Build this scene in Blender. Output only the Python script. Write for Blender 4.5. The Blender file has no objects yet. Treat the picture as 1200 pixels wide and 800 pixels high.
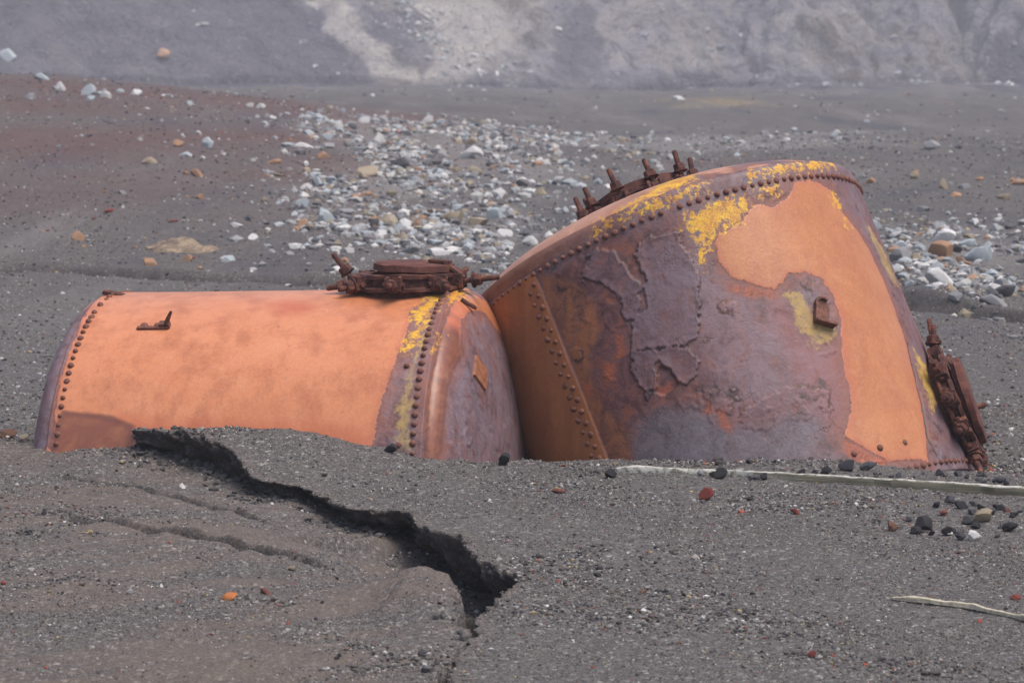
import bpy, math, random
import numpy as np
from mathutils import Matrix, Vector

# ------------------------------------------------------------------ noise and small maths
_rng0 = np.random.RandomState(7)
_PERM = _rng0.permutation(256).astype(np.int64)
_PERM = np.concatenate([_PERM, _PERM, _PERM])
_GR = _rng0.normal(size=(256, 3)); _GR /= np.linalg.norm(_GR, axis=1)[:, None]

def pnoise(P):
    """gradient noise, P (N,3) -> (N,) about -1..1"""
    P = np.asarray(P, float)
    i = np.floor(P).astype(np.int64); f = P - i; i &= 255
    u = f * f * f * (f * (f * 6 - 15) + 10)
    out = np.zeros(len(P))
    for dx in (0, 1):
        wx = u[:, 0] if dx else 1 - u[:, 0]
        a = _PERM[i[:, 0] + dx]
        for dy in (0, 1):
            wy = u[:, 1] if dy else 1 - u[:, 1]
            b = _PERM[a + i[:, 1] + dy]
            for dz in (0, 1):
                wz = u[:, 2] if dz else 1 - u[:, 2]
                g = _GR[_PERM[b + i[:, 2] + dz]]
                out += wx * wy * wz * ((f[:, 0] - dx) * g[:, 0] + (f[:, 1] - dy) * g[:, 1] + (f[:, 2] - dz) * g[:, 2])
    return out * 1.5

def fbm(P, octv=4, gain=0.5, ridged=False):
    P = np.asarray(P, float); s = np.zeros(len(P)); a = 1.0; t = 0.0
    for k in range(octv):
        n = pnoise(P * (2.03 ** k) + 17.3 * k)
        if ridged: n = 1 - 2 * np.abs(n)
        s += a * n; t += a; a *= gain
    return s / t

def ss(a, b, x):
    t = np.clip((x - a) / (b - a), 0, 1); return t * t * (3 - 2 * t)

def seg_dist(X, Y, poly):
    """distance to an open polyline, arc parameter (in vertex index units) and unit vector to it"""
    best = np.full(X.shape, 1e9); par = np.zeros(X.shape); vx = np.zeros(X.shape); vy = np.zeros(X.shape)
    for k in range(len(poly) - 1):
        ax, ay = poly[k]; bx, by = poly[k + 1]
        dx, dy = bx - ax, by - ay; L = dx * dx + dy * dy + 1e-12
        t = np.clip(((X - ax) * dx + (Y - ay) * dy) / L, 0, 1)
        ex, ey = ax + t * dx - X, ay + t * dy - Y
        d = np.hypot(ex, ey); m = d < best
        best = np.where(m, d, best); par = np.where(m, k + t, par)
        vx = np.where(m, ex, vx); vy = np.where(m, ey, vy)
    return best, par, vx, vy

def inside(X, Y, poly):
    r = np.zeros(X.shape, bool); n = len(poly)
    for k in range(n):
        ax, ay = poly[k]; bx, by = poly[(k + 1) % n]
        if ay == by: continue
        c = ((ay > Y) != (by > Y)) & (X < (bx - ax) * (Y - ay) / (by - ay) + ax)
        r ^= c
    return r

def signed(X, Y, poly):
    """signed distance to a closed polygon, positive inside"""
    d = seg_dist(X, Y, list(poly) + [poly[0]])[0]
    return np.where(inside(X, Y, poly), d, -d)

# ------------------------------------------------------------------ the lie of the land
def z_upper(x, y):
    z = np.where(y < -0.9, 0.13 + 0.035 * (np.maximum(y, -7.0) + 0.9), 0.13 * (1 - ss(-0.9, -0.1, y)))
    z = z - .045 * ss(1.35, 1.85, x) * ss(-1.25, -.85, y)
    m = np.interp(x, [-2.4, -1.9, -1.0, -0.74, -0.59, -0.367, -0.15], [0.0, .15, .145, .107, .078, .032, 0.0])
    fade = np.where(y < -0.7, np.exp(-((y + 0.7) / 0.42) ** 2), 1 - ss(-0.5, 0.2, y))
    return z + m * fade

def z_lower(x, y):
    return np.where(y < -0.5, 0.145 + 0.045 * (np.maximum(y, -7.0) + 0.5), 0.145 * (1 - ss(-0.5, 0.9, y)))

def _mounds(x, y):
    s = np.shape(x); q = np.stack([np.ravel(x) * .075, np.ravel(y) * .045, np.full(np.size(x), 1.5)], -1)
    return (fbm(q, 4, .55) + .5 * fbm(q * 3.1 + 7, 3, .5, True)).reshape(s)

def z_back(x, y):
    d = y + 12.0
    z = np.interp(d, [18, 22, 26, 32, 40, 50, 70, 100, 160, 400], [0, .04, .16, .36, .52, .62, .72, .85, 1.0, 1.2])
    m = np.interp(x / np.maximum(d, 5) * 55, [-30, -12, -9.8, -6, -2.8, 0.5, 2.5], [1.5, 1.3, 1.2, .85, .42, .12, 0])
    z = z + m * ss(21, 54, d) * (1 - .6 * ss(55, 75, d))
    z = z + np.interp(d, [70, 110, 150, 175], [0, .08, .22, .35]) + ss(48, 85, d) * .62 * _mounds(x, y)
    # small bench on the right under the boulders
    z = z + .10 * ss(3.0, 3.4, x + .15 * np.sin(y * .9)) * ss(19.5, 20.3, d + .4 * np.sin(x * 1.3)) * (1 - ss(26, 34, d))
    return z

def smax(a, b, k=1.2):
    h = np.clip(.5 + .5 * (a - b) / k, 0, 1)
    return b + (a - b) * h + k * h * (1 - h)

_sp = lambda pts: [((a - 600) * .0572, 1.75 + (99 - b) * .0572) for a, b in pts]
SPURS = [(_sp(p), w, A) for p, w, A in (
    ([(330, -160), (385, -20), (440, 60), (565, 130)], 4.2, 4.5), ([(610, -160), (645, -30), (668, 40), (705, 98)], 3.2, 5.0),
    ([(500, -160), (545, -30), (530, 50), (500, 100)], 2.2, 2.4), ([(860, -160), (900, -40), (935, 60), (995, 112)], 4.0, 3.6),
    ([(1110, -160), (1150, -20), (1185, 50), (1235, 112)], 2.6, 4.6), ([(740, -160), (790, -40), (805, 50), (790, 112)], 3.2, 2.6),
    ([(1000, -120), (1060, 0), (1085, 60), (1080, 112)], 2.4, 2.6), ([(1300, -160), (1340, 0), (1380, 110)], 4, 4), ([(-300, -160), (-260, 0), (-200, 120)], 5, 3), ([(60, -160), (130, 0), (210, 120)], 4.5, 1.6),
    ([(580, -100), (598, 20), (560, 124)], 1.4, -2.2), ([(1130, 0), (1142, 70), (1146, 115)], 1.0, -2.4), ([(455, -60), (478, 40), (540, 126)], 1.2, -1.8), ([(730, -60), (742, 60), (738, 112)], 1.0, -1.4), ([(1020, -60), (1030, 60), (1020, 112)], .9, -1.2), ([(860, 0), (868, 112)], .8, -1.0))]

def z_hill(x, y):
    P = np.stack([x * .06, y * .06, np.zeros_like(x)], -1)
    x = x + 2.2 * fbm(P * 1.7 + 31, 4) + 1.0 * fbm(P * 9 + 3, 3); y0 = y
    y = y + 7.0 * fbm(P * 1.0 + 57, 4, .55)
    u = x + .40 * (y - 166)
    g = fbm(np.stack([u * .13, y * .03, np.full_like(x, 3.)], -1), 4, .6, True)
    g2 = fbm(np.stack([(x - .5 * (y - 166)) * .33, y * .06, np.full_like(x, 9.)], -1), 3, .6, True)
    zq = np.maximum(.60 * (y0 - 160), 0); disp = np.zeros_like(x); xs = x + 1.2 * fbm(P * 14 + 8, 3)
    for sp, w, A in SPURS:
        dq = seg_dist(xs, zq, sp)[0]; disp = disp + A * np.maximum(0, 1 - dq / w) ** 1.15
    z2 = .60 * (y * .45 + y0 * .55 - 163 + disp * ss(0, 1.5, zq + 1)) + (g - .35) * 1.7 * ss(158, 172, y) + (g2 - .3) * .9 * ss(160, 170, y)
    z1 = .50 * (y - 150) - .27 * (x + 2.0) + fbm(P * 4 + 5, 4) * 1.0
    z1 = np.where(x > 10, z1 - (x - 10) * 2, z1)
    z3 = np.full_like(x, -50.)
    z4 = z3
    z5 = z3
    z = smax(smax(smax(z1, z2), smax(z3, z4)), z5)
    z = z + (fbm(np.stack([x * .35, y0 * .35, z * .2], -1), 5, .55) * .8 + fbm(np.stack([x * .16, y0 * .16, z * .1 + 4], -1), 3, .5, True) * .7) * ss(-.2, 2.0, z)
    return np.minimum(z, 46 + .05 * z)

def z_smooth(x, y):
    """upper ground + background + hill, without the little scarp"""
    z = np.where(y < 2, z_upper(x, y), 0) + z_back(x, y)
    far = y > 110
    if np.any(far):
        h = np.zeros(np.shape(x)); q = z_hill(x[far], y[far])
        h[far] = np.maximum(.5 * (q + np.sqrt(q * q + 2.2)) - 2.2 / 4 / np.maximum(-q, 1.2) * (q < 0) - .37 * np.exp(-np.maximum(q, 0) / 3), 0)
        z = z + h
    return z

# ------------------------------------------------------------------ tank profile
def end_profile(h, n, R, N=160):
    th = np.linspace(0, 1, N) ** 1.0 * math.pi / 2
    r = R * np.cos(th) ** (2 / n); x = h * np.sin(th) ** (2 / n)
    r[-1] = 0
    s = np.concatenate([[0], np.cumsum(np.hypot(np.diff(x), np.diff(r)))])
    return s, x, r

class Tank:
    def __init__(self, C, axis, ref, R, L, h, n, sk=.05):
        self.C = np.array(C, float); a = np.array(axis, float); a /= np.linalg.norm(a); self.a = a
        e1 = np.array(ref, float); e1 -= a * (e1 @ a); e1 /= np.linalg.norm(e1)
        self.e1 = e1; self.e2 = np.cross(a, e1)
        self.R, self.L, self.h, self.n, self.sk = R, L, h, n, sk
        self.es, self.ex, self.er = end_profile(h, n, R)
        self.smax = self.es[-1]
    def prof(self, s):
        """s along the outline: 0..L between the rivet rings -> axial x, radius"""
        s = np.asarray(s, float)
        lo = -s - self.sk; hi = s - self.L - self.sk
        x = np.where(lo > 0, -self.sk - np.interp(lo, self.es, self.ex), np.where(hi > 0, self.L + self.sk + np.interp(hi, self.es, self.ex), s))
        r = np.where(lo > 0, np.interp(lo, self.es, self.er), np.where(hi > 0, np.interp(hi, self.es, self.er), self.R))
        return x, r
    def point(self, s, phi, off=0.0):
        x, r = self.prof(s)
        e = 1e-3
        x2, r2 = self.prof(np.asarray(s) + e); x1, r1 = self.prof(np.asarray(s) - e)
        tx, tr = x2 - x1, r2 - r1; l = np.hypot(tx, tr) + 1e-12
        na, nr = -tr / l, tx / l
        phi = np.asarray(phi, float)
        rad = np.cos(phi)[..., None] * self.e1 + np.sin(phi)[..., None] * self.e2
        nrm = na[..., None] * self.a + nr[..., None] * rad
        P = self.C + x[..., None] * self.a + r[..., None] * rad + np.asarray(off)[..., None] * nrm
        return P, nrm

def _axis_left(yaw, pt): return (math.cos(yaw) * math.cos(pt), -math.sin(yaw) * math.cos(pt), math.sin(pt))
LT = Tank((-1.836, .3216, -.2131), _axis_left(.1859, .0268), (0, -1, .6), .9736, 1.614, .2459, 1.9071)
RT = Tank((0.7569, 0.7628, 0.8481), (math.tan(.3674), -math.tan(.3542), -1), (0, -1, 0), 1.0077, 1.4485, 0.2723, 1.8094, 0.0517)

LT_AREAS = {
    'bare': [(1.48, -1.054), (1.527, -0.733), (1.492, -0.647), (1.512, -0.543), (1.512, -0.384), (1.493, -0.287), (1.477, -0.147), (1.446, 0.026), (1.434, 0.239), (1.679, 0.25), (1.682, 0.157), (1.664, -0.145), (1.679, -0.426), (1.658, -0.729), (1.627, -0.986)],
    'domeorange': [(1.674, -0.789), (1.698, -0.976), (1.746, -1.194), (1.811, -1.35), (1.932, -1.348), (1.91, -1.147), (1.825, -1.028), (1.774, -0.861), (1.74, -0.65), (1.779, -0.431), (1.74, -0.263), (1.717, -0.128), (1.723, -0.001), (1.717, 0.152), (1.699, 0.194), (1.678, 0.157), (1.664, -0.145), (1.676, -0.425)],
    'lichen1': [(1.477, -1.059), (1.595, -1.041), (1.619, -0.843), (1.602, -0.627), (1.594, -0.521), (1.59, -0.383), (1.557, -0.317), (1.515, -0.344), (1.515, -0.413), (1.552, -0.514), (1.512, -0.566), (1.489, -0.683), (1.534, -0.755)],
    'lichen2': [(1.624, -1.057), (1.689, -1.077), (1.696, -0.844), (1.664, -0.718), (1.634, -0.787)],
    'lichen3': [(1.667, -0.454), (1.678, -0.457), (1.667, -0.359), (1.65, -0.338)],
    'leftdome': [(-0.04, -0.969), (-0.053, -0.842), (-0.032, -0.597), (-0.026, -0.404), (-0.025, -0.254), (-0.025, -0.119), (-0.019, 0.017), (-0.015, 0.18), (-0.189, 0.052), (-0.19, -0.132), (-0.144, -0.439), (-0.105, -0.601), (-0.058, -0.905)],
    'stain': [(0.008, -0.017), (0.182, 0.001), (0.289, 0.03), (0.359, 0.055), (0.336, 0.239), (-0.019, 0.239), (-0.013, 0.059)],
    'fringe': [(0.284, 0.026), (0.671, 0.048), (1.021, 0.057), (1.292, 0.094), (1.427, 0.119), (1.414, 0.22), (0.913, 0.141), (0.366, 0.121)],
    'redpatch': [(0.8, -0.745), (0.878, -0.803), (0.992, -0.75), (1.053, -0.695), (0.98, -0.633), (0.879, -0.635)],
}
RT_AREAS = {
    'orange': [(0.082, -0.467), (0.12, -0.548), (0.094, -0.649), (0.024, -0.726), (0.015, -0.836), (0.07, -0.956), (0.172, -0.96), (0.268, -1.04), (0.38, -1.099), (0.538, -1.111), (0.701, -1.098), (0.867, -1.071), (1.014, -1.019), (1.162, -0.977), (1.346, -0.884), (1.434, -0.847), (1.392, -0.622), (1.317, -0.527), (1.233, -0.441), (1.103, -0.536), (1.038, -0.561), (0.877, -0.593), (0.771, -0.639), (0.688, -0.675), (0.586, -0.679), (0.497, -0.655), (0.449, -0.578), (0.444, -0.49), (0.479, -0.443), (0.497, -0.396), (0.46, -0.325), (0.392, -0.23), (0.297, -0.201), (0.219, -0.21), (0.176, -0.248), (0.176, -0.302), (0.167, -0.361), (0.106, -0.425)],
    'lugyellow': [(0.533, -0.438), (0.535, -0.497), (0.586, -0.535), (0.671, -0.539), (0.725, -0.596), (0.74, -0.629), (0.789, -0.595), (0.802, -0.499), (0.743, -0.448), (0.668, -0.421), (0.591, -0.45)],
    'lichenA': [(0.029, -0.143), (0.03, -0.275), (0.028, -0.374), (0.075, -0.438), (0.159, -0.378), (0.164, -0.265), (0.198, -0.198), (0.281, -0.154), (0.332, -0.106), (0.241, -0.115), (0.139, -0.138), (0.095, -0.101)],
    'lichenB': [(0.012, -0.465), (0.015, -0.62), (0.053, -0.613), (0.068, -0.548), (0.051, -0.467)],
    'lichenC': [(-0.063, 0.282), (-0.069, 0.101), (-0.074, -0.103), (-0.081, -0.214), (-0.067, -0.301), (-0.035, -0.275), (-0.024, -0.15), (-0.02, -0.014), (-0.029, 0.17), (-0.017, 0.286)],
    'lichenD': [(-0.101, 0.29), (-0.143, 0.154), (-0.196, 0.011), (-0.355, -0.173), (-0.281, -0.338), (-0.124, -0.24), (-0.121, -0.102), (-0.119, 0.022), (-0.082, 0.204)],
    'lichenE': [(-0.068, -0.486), (-0.075, -0.738), (-0.098, -1.116), (-0.045, -1.101), (-0.028, -0.782), (-0.024, -0.48)],
    'lichenF': [(0.065, -0.982), (0.15, -0.983), (0.269, -0.998), (0.26, -0.959), (0.172, -0.938), (0.092, -0.934)],
    'lichenG': [(0.879, -1.141), (0.97, -1.218), (1.147, -1.157), (1.19, -1.054), (1.062, -1.067)],
    'lichenH': [(0.223, -1.241), (0.38, -1.331), (0.536, -1.368), (0.555, -1.231), (0.412, -1.196), (0.24, -1.171)],
    'brown': [(-0.053, 1.435), (-0.011, 0.959), (-0.006, 0.635), (0.042, 0.625), (0.944, 0.609), (1.096, 0.645), (0.527, 1.411)],
    'rust': [(0.005, 0.629), (0.053, 0.513), (0.163, 0.433), (0.241, 0.404), (0.314, 0.393), (0.396, 0.418), (0.47, 0.508), (0.596, 0.54), (0.729, 0.524), (0.84, 0.462), (1.01, 0.503), (0.963, 0.613), (0.046, 0.627)],
    'flake1': [(0.126, 0.403), (0.059, 0.344), (0.049, 0.273), (0.092, 0.216), (0.184, 0.183), (0.279, 0.161), (0.365, 0.186), (0.409, 0.241), (0.4, 0.28), (0.315, 0.29), (0.256, 0.325), (0.201, 0.333), (0.155, 0.369)],
    'flake2': [(0.546, 0.312), (0.553, 0.259), (0.544, 0.183), (0.583, 0.161), (0.594, 0.083), (0.574, 0.03), (0.43, -0.052), (0.236, -0.101), (0.109, -0.08), (0.087, 0.039), (0.125, 0.132), (0.27, 0.132), (0.389, 0.17), (0.433, 0.263)],
    'flake3': [(0.561, 0.297), (0.558, 0.189), (0.609, 0.089), (0.681, 0.055), (0.758, 0.072), (0.785, 0.156), (0.763, 0.16), (0.68, 0.178), (0.651, 0.216), (0.722, 0.274), (0.776, 0.322), (0.692, 0.323)],
    'hole': [(0.749, 0.28), (0.655, 0.218), (0.684, 0.179), (0.76, 0.167), (0.783, 0.239)],
    'ember1': [(0.43, 0.345), (0.447, 0.326), (0.531, 0.346), (0.533, 0.379), (0.482, 0.371)],
    'ember2': [(0.578, 0.599), (0.565, 0.561), (0.615, 0.553), (0.638, 0.596)],
    'ember3': [(0.542, 0.452), (0.549, 0.399), (0.624, 0.421), (0.616, 0.475)],
    'ember4': [(0.743, 0.274), (0.719, 0.205), (0.748, 0.166), (0.781, 0.196), (0.779, 0.258)],
    'ember5': [(0.873, 0.075), (0.906, 0.055), (0.934, 0.066), (0.924, 0.091)],
    'ember6': [(0.936, 0.043), (0.942, 0.005), (1.035, 0.0), (1.055, 0.032), (1.024, 0.068)],
    'ember7': [(0.387, -0.191), (0.47, -0.317), (0.514, -0.411), (0.547, -0.38), (0.508, -0.276), (0.442, -0.202)],
    'ember8': [(1.235, -0.449), (1.317, -0.527), (1.396, -0.621), (1.425, -0.548), (1.367, -0.436), (1.296, -0.401)],
    'redrim': [(0.586, -0.679), (0.69, -0.685), (0.774, -0.653), (0.88, -0.607), (1.041, -0.574), (1.106, -0.549), (1.235, -0.449), (1.183, -0.441), (1.073, -0.498), (0.913, -0.524), (0.8, -0.59), (0.679, -0.618)],
    'maroon': [(0.062, 0.512), (0.03, 0.287), (0.037, 0.098), (0.049, -0.082), (0.164, -0.079), (0.141, 0.055), (0.245, 0.19), (0.486, 0.315), (0.678, 0.261), (0.779, 0.072), (0.904, 0.018), (0.946, 0.218), (0.953, 0.394), (1.006, 0.511), (0.909, 0.592), (0.662, 0.58), (0.425, 0.449)],
    'maroon2': [(0.904, 0.018), (0.829, -0.111), (0.707, -0.24), (0.574, -0.356), (0.489, -0.284), (0.472, -0.167), (0.636, -0.043), (0.804, 0.061)],
    'lilac': [(0.236, -0.101), (0.397, -0.195), (0.55, -0.344), (0.744, -0.359), (0.983, -0.193), (0.978, -0.014), (0.811, 0.043), (0.618, 0.003), (0.405, 0.011)],
    'pinkred': [(0.491, -0.39), (0.615, -0.426), (0.776, -0.446), (0.865, -0.594), (1.086, -0.549), (1.196, -0.413), (1.065, -0.347), (0.844, -0.344), (0.631, -0.333)],
    'darklow': [(0.835, 0.427), (0.821, 0.296), (0.861, 0.123), (1.018, 0.042), (1.078, -0.136), (1.062, -0.244), (1.121, -0.367), (1.303, -0.292), (1.3, -0.05), (1.059, 0.534)],
    'bluelow': [(1.073, -0.239), (1.082, -0.319), (1.148, -0.347), (1.225, -0.303), (1.202, -0.209)],
    'crackstrip': [(0.863, -1.095), (0.984, -1.043), (1.146, -0.989), (1.319, -0.916), (1.418, -0.933)],
}

STONES = [
    (0.77, -1.683, 0.0787, 0.75, 'red', 'brick red stone lying in front of the white plank'),
    (-0.037, -0.922, 0.0805, 0.8, 'black', 'round black cinder against the near end of the long lying tank'),
    (-0.522, -0.928, 0.0622, 0.8, 'black', 'small black cinder at the foot of the long tank beside its rivet seam'),
    (0.406, -1.221, 0.0642, 0.7, 'black', 'black stone touching the broken left end of the white plank'),
    (0.865, -1.221, 0.0715, 0.8, 'black', 'taller black stone standing on the plank edge below the purple rust'),
    (0.953, -1.141, 0.0504, 0.8, 'grey', 'grey pointed stone behind the plank next to two black stones'),
    (1.216, -1.167, 0.0468, 0.8, 'black', 'lone small black stone between the plank and the tall tank'),
    (1.425, -1.042, 0.0803, 0.75, 'dark', 'dark grey stone, left of a touching pair at the foot of the tall tank'),
    (1.516, -0.984, 0.0808, 0.75, 'dark', 'dark grey stone, right of a touching pair at the foot of the tall tank'),
    (0.19, -1.541, 0.0623, 0.5, 'dullred', 'flat dull red stone on the black sand left of the brick red one'),
    (1.792, -2.143, 0.1062, 0.55, 'tan', 'brown tan slab of stone on the pebble heap below the plank'),
    (1.428, -2.298, 0.0585, 0.75, 'brown', 'reddish brown stone at the left of the pebble heap below the plank'),
    (1.102, -1.989, 0.0434, 0.6, 'red', 'little red stone alone on the sand below the middle of the plank'),
    (1.678, -3.421, 0.0378, 0.6, 'red', 'little red stone above the frayed pale stick'),
    (0.914, -4.185, 0.0316, 0.8, 'red', 'little bright red stone in the right foreground'),
    (-0.946, -3.354, 0.0753, 0.4, 'ember', 'orange flake of rust lying on the brown sand in the left foreground'),
    (-0.834, -3.262, 0.0468, 0.5, 'dullred', 'dull red chip just right of the orange rust flake'),
    (-1.289, -3.3, 0.0234, 0.9, 'white', 'small round white pebble on the sand in the left foreground'),
    (-0.517, -3.024, 0.0598, 0.5, 'dullred', 'reddish stone below the dark crack at its middle'),
    (-0.775, -2.891, 0.0365, 0.6, 'tan', 'small yellowish stone below the shallow groove in the sand'),
    (-2.35, 0.064, 0.0973, 0.6, 'brown', 'rust brown stone beside the far end of the long tank'),
    (-2.303, 0.172, 0.0817, 0.6, 'tan', 'tan stone behind the rust brown one at the long tank'),
    (-2.381, -0.044, 0.0884, 0.5, 'brown', 'low brown slab of stone at the left edge of the picture'),
    (-4.634, 21.582, 0.2438, 0.5, 'tan', 'flat tan stone on the bare reddish slope'),
    (-4.165, 23.984, 0.2013, 1.0, 'blue', 'upright pale blue stone alone on the reddish slope'),
    (-4.574, 23.789, 0.1651, 0.8, 'orange', 'small orange stone left of the pale blue upright stone'),
    (-3.878, 20.286, 0.1914, 0.8, 'orange', 'orange tan stone below the pale blue upright stone'),
    (-3.147, 22.7, 0.2051, 0.6, 'orange', 'orange pink stone left of the rubble swath'),
    (-2.954, 25.121, 0.2922, 0.5, 'white', 'long flat white stone at the upper left of the rubble swath'),
    (-2.822, 30.662, 0.2236, 1.1, 'white', 'bright white upright stone at the top of the rubble swath'),
    (-2.667, 31.544, 0.1996, 1.0, 'dark', 'dark grey stone beside the bright white upright one'),
    (-3.348, 32.881, 0.2942, 0.8, 'blue', 'pale bluish boulder at the top left of the rubble swath'),
    (-2.811, 28.117, 0.184, 0.8, 'blue', 'pale greenish blue stone below the bluish boulder'),
    (-1.85, 31.657, 0.2, 0.7, 'pink', 'pink stone at the top of the rubble swath'),
    (-2.36, 19.846, 0.188, 0.9, 'blue', 'blocky pale blue stone at the left edge of the rubble swath'),
    (-1.718, 18.939, 0.1419, 0.7, 'orange', 'small orange stone in the middle of the rubble swath'),
    (-1.92, 22.204, 0.3809, 0.5, 'tan', 'broad low tan boulder in the rubble swath'),
    (-1.449, 23.244, 0.2768, 0.8, 'dark', 'dark blue grey boulder in the rubble swath'),
    (-0.619, 25.955, 0.3723, 0.7, 'white', 'large white boulder in the middle of the rubble swath'),
    (-1.744, 14.657, 0.2099, 0.5, 'white', 'slanting white slab at the lower left of the rubble swath'),
    (-1.994, 15.731, 0.273, 0.8, 'blue', 'pale blue slab leaning in the lower left rubble'),
    (-1.113, 15.222, 0.1605, 1.0, 'white', 'upright white stone above the lid of the long tank'),
    (-0.62, 15.881, 0.3103, 0.6, 'tan', 'wide cream boulder in the lower rubble swath'),
    (-0.363, 15.737, 0.236, 0.7, 'tan', 'cream boulder right of the wide cream one'),
    (-0.696, 12.161, 0.2375, 0.55, 'white', 'white slab standing behind the lid of the long tank'),
    (-0.958, 12.378, 0.1918, 0.7, 'grey', 'grey blocky stone left of the white slab behind the lid'),
    (-0.086, 14.225, 0.2232, 0.7, 'white', 'pale boulder in the rubble just left of the tall tank'),
    (-4.254, 15.574, 0.1187, 0.6, 'red', 'small red stone in the left middle distance'),
    (-3.523, 15.141, 0.1254, 0.5, 'dullred', 'dull red flat stone in the left middle distance'),
    (-4.235, 13.38, 0.1853, 0.7, 'orange', 'orange brown stone in the left middle distance'),
    (-3.236, 11.25, 0.1538, 0.9, 'orange', 'slanting orange stone near the pale mossy mound'),
    (-2.852, 15.0, 0.1422, 0.5, 'white', 'flat white stone in the left middle distance'),
    (-2.575, 11.683, 0.1561, 0.5, 'blue', 'flat pale blue stone right of the mossy mound'),
    (-7.288, 33.151, 0.3288, 0.9, 'blue', 'pale blue white boulder on the far left slope'),
    (-7.94, 34.219, 0.2146, 1.0, 'white', 'narrow pale stone left of the blue white boulder'),
    (-8.832, 37.376, 0.2951, 0.7, 'blue', 'pale stone on the dark red bank at far left'),
    (-28.651, 136.948, 0.9914, 0.9, 'blue', 'blue grey boulder at the left edge of the far slope'),
    (-20.583, 142.885, 0.817, 0.9, 'orange', 'orange boulder on the grey hillside'),
    (5.836, 79.961, 0.542, 0.7, 'white', 'white boulder at the foot of the hill'),
    (4.097, 12.894, 0.2808, 0.7, 'white', 'largest white boulder right of the tall leaning tank'),
    (4.304, 12.541, 0.2121, 0.6, 'blue', 'blue white boulder touching the largest white one'),
    (3.505, 11.375, 0.2322, 0.9, 'grey', 'grey boulder nearest to the edge of the tall tank'),
    (3.567, 12.114, 0.1596, 0.8, 'blue', 'bluish stone behind the grey boulder by the tall tank'),
    (4.154, 11.065, 0.307, 0.7, 'blue', 'broad pale blue boulder at right in the boulder cluster'),
    (3.948, 10.836, 0.167, 0.6, 'orange', 'orange tinted stone in front of the broad pale blue boulder'),
    (3.509, 9.207, 0.2818, 0.6, 'white', 'long white slab at the front of the boulder cluster'),
    (3.608, 8.81, 0.1385, 1.1, 'white', 'pointed white stone beside the long white slab'),
    (3.816, 8.569, 0.192, 0.5, 'white', 'flat white stone at the right of the front boulders'),
    (3.983, 9.786, 0.1597, 0.7, 'blue', 'pale green blue stone behind the flat white one'),
    (6.656, 22.265, 0.2511, 0.5, 'orange', 'bright orange stone on the ridge at the right edge'),
    (5.856, 19.017, 0.1859, 0.7, 'tan', 'tan stone below the bright orange one at right'),
    (5.515, 21.51, 0.1555, 1.4, 'tan', 'pointed tan stone on the ridge right of the tall tank'),
    (4.517, 16.675, 0.152, 0.9, 'grey', 'pale grey stone on the streaked slope at right'),
    (7.458, 34.212, 0.3979, 0.6, 'grey', 'grey boulder on the far dark plain at right'),
    (4.366, 11.947, 0.1116, 0.7, 'white', 'small white stone on top of the boulder cluster'),
    (5.064, 15.268, 0.1271, 0.8, 'white', 'white stone on the slope above the boulder cluster'),
    (4.762, 14.819, 0.107, 0.9, 'white', 'smaller white stone on the slope above the boulder cluster'),
]
SWATH_UPPER = [(-3.52, 31.27), (-3.02, 39.52), (-0.71, 42.43), (0.92, 44.38), (0.74, 25.66), (0.51, 19.05), (0.0, 20.15), (-0.82, 19.27), (-1.71, 18.87), (-2.37, 18.17), (-2.73, 19.01), (-2.22, 22.04), (-2.81, 25.5)]
SWATH_LOWER = [(-2.53, 17.79), (-1.73, 17.44), (-1.1, 15.97), (-0.56, 16.48), (-0.19, 17.2), (0.37, 15.99), (0.0, 12.76), (-0.31, 11.5), (-1.03, 12.3), (-1.42, 13.46), (-2.09, 14.59)]
BOULDERS = [(3.64, 14.5), (3.77, 13.07), (4.48, 15.38), (5.24, 14.71), (3.99, 8.28), (3.6, 8.36), (3.16, 8.97), (3.36, 11.84)]
FARROW = [(-0.66, 38.51), (7.68, 45.47), (6.36, 35.55), (-0.56, 31.26)]
RIDGE = [(4.99, 25.33), (7.1, 24.25), (5.99, 18.55), (4.89, 19.18), (4.46, 21.3)]
LEFTSLOPE = [(-5.71, 20.38), (-3.11, 23.36), (-2.09, 12.6), (-2.65, 11.13), (-4.64, 12.44)]
BANKROW = [(-8.88, 36.78), (-7.56, 36.41), (-4.38, 37.82), (-2.95, 38.29), (-2.74, 34.81), (-4.32, 32.22), (-6.95, 31.59), (-8.21, 33.07)]
HEAP = [(1.46, -1.95), (1.71, -1.65), (1.93, -1.77), (1.99, -1.94), (1.81, -2.57), (1.58, -2.46), (1.48, -2.3)]
FOOT = [(0.43, -1.19), (2.01, -0.93), (2.07, -1.5), (1.34, -1.34)]
SC =  [(-1.656, -0.807), (-1.446, -0.895), (-1.249, -1.017), (-1.098, -1.266), (-1.011, -1.446), (-0.854, -1.485), (-0.712, -1.741), (-0.641, -1.895), (-0.518, -1.959), (-0.459, -1.939), (-0.391, -2.157), (-0.21, -2.39), (-0.118, -2.832), (0.018, -3.106), (-0.009, -3.275), (-0.112, -3.579), (-0.106, -3.811), (-0.19, -4.376), (-0.205, -4.753)]
CUT_A = [(-1.95, -1.10), (-1.816, -1.172), (-1.645, -1.261), (-1.502, -1.373), (-1.36, -1.497), (-1.235, -1.615), (-1.08, -1.784), (-.862, -1.976)]
CUT_B = [(-1.79, -1.975), (-1.569, -2.117), (-1.399, -2.207), (-1.213, -2.352), (-1.007, -2.489), (-.871, -2.6), (-.739, -2.705), (-.6, -2.78)]
CUT_BACK = [(-6.5, 11.5), (-4.59, 11.358), (-3.957, 11.235), (-3.237, 10.713), (-2.56, 10.325), (-1.5, 10.2), (-.4, 10.0)]
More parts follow.
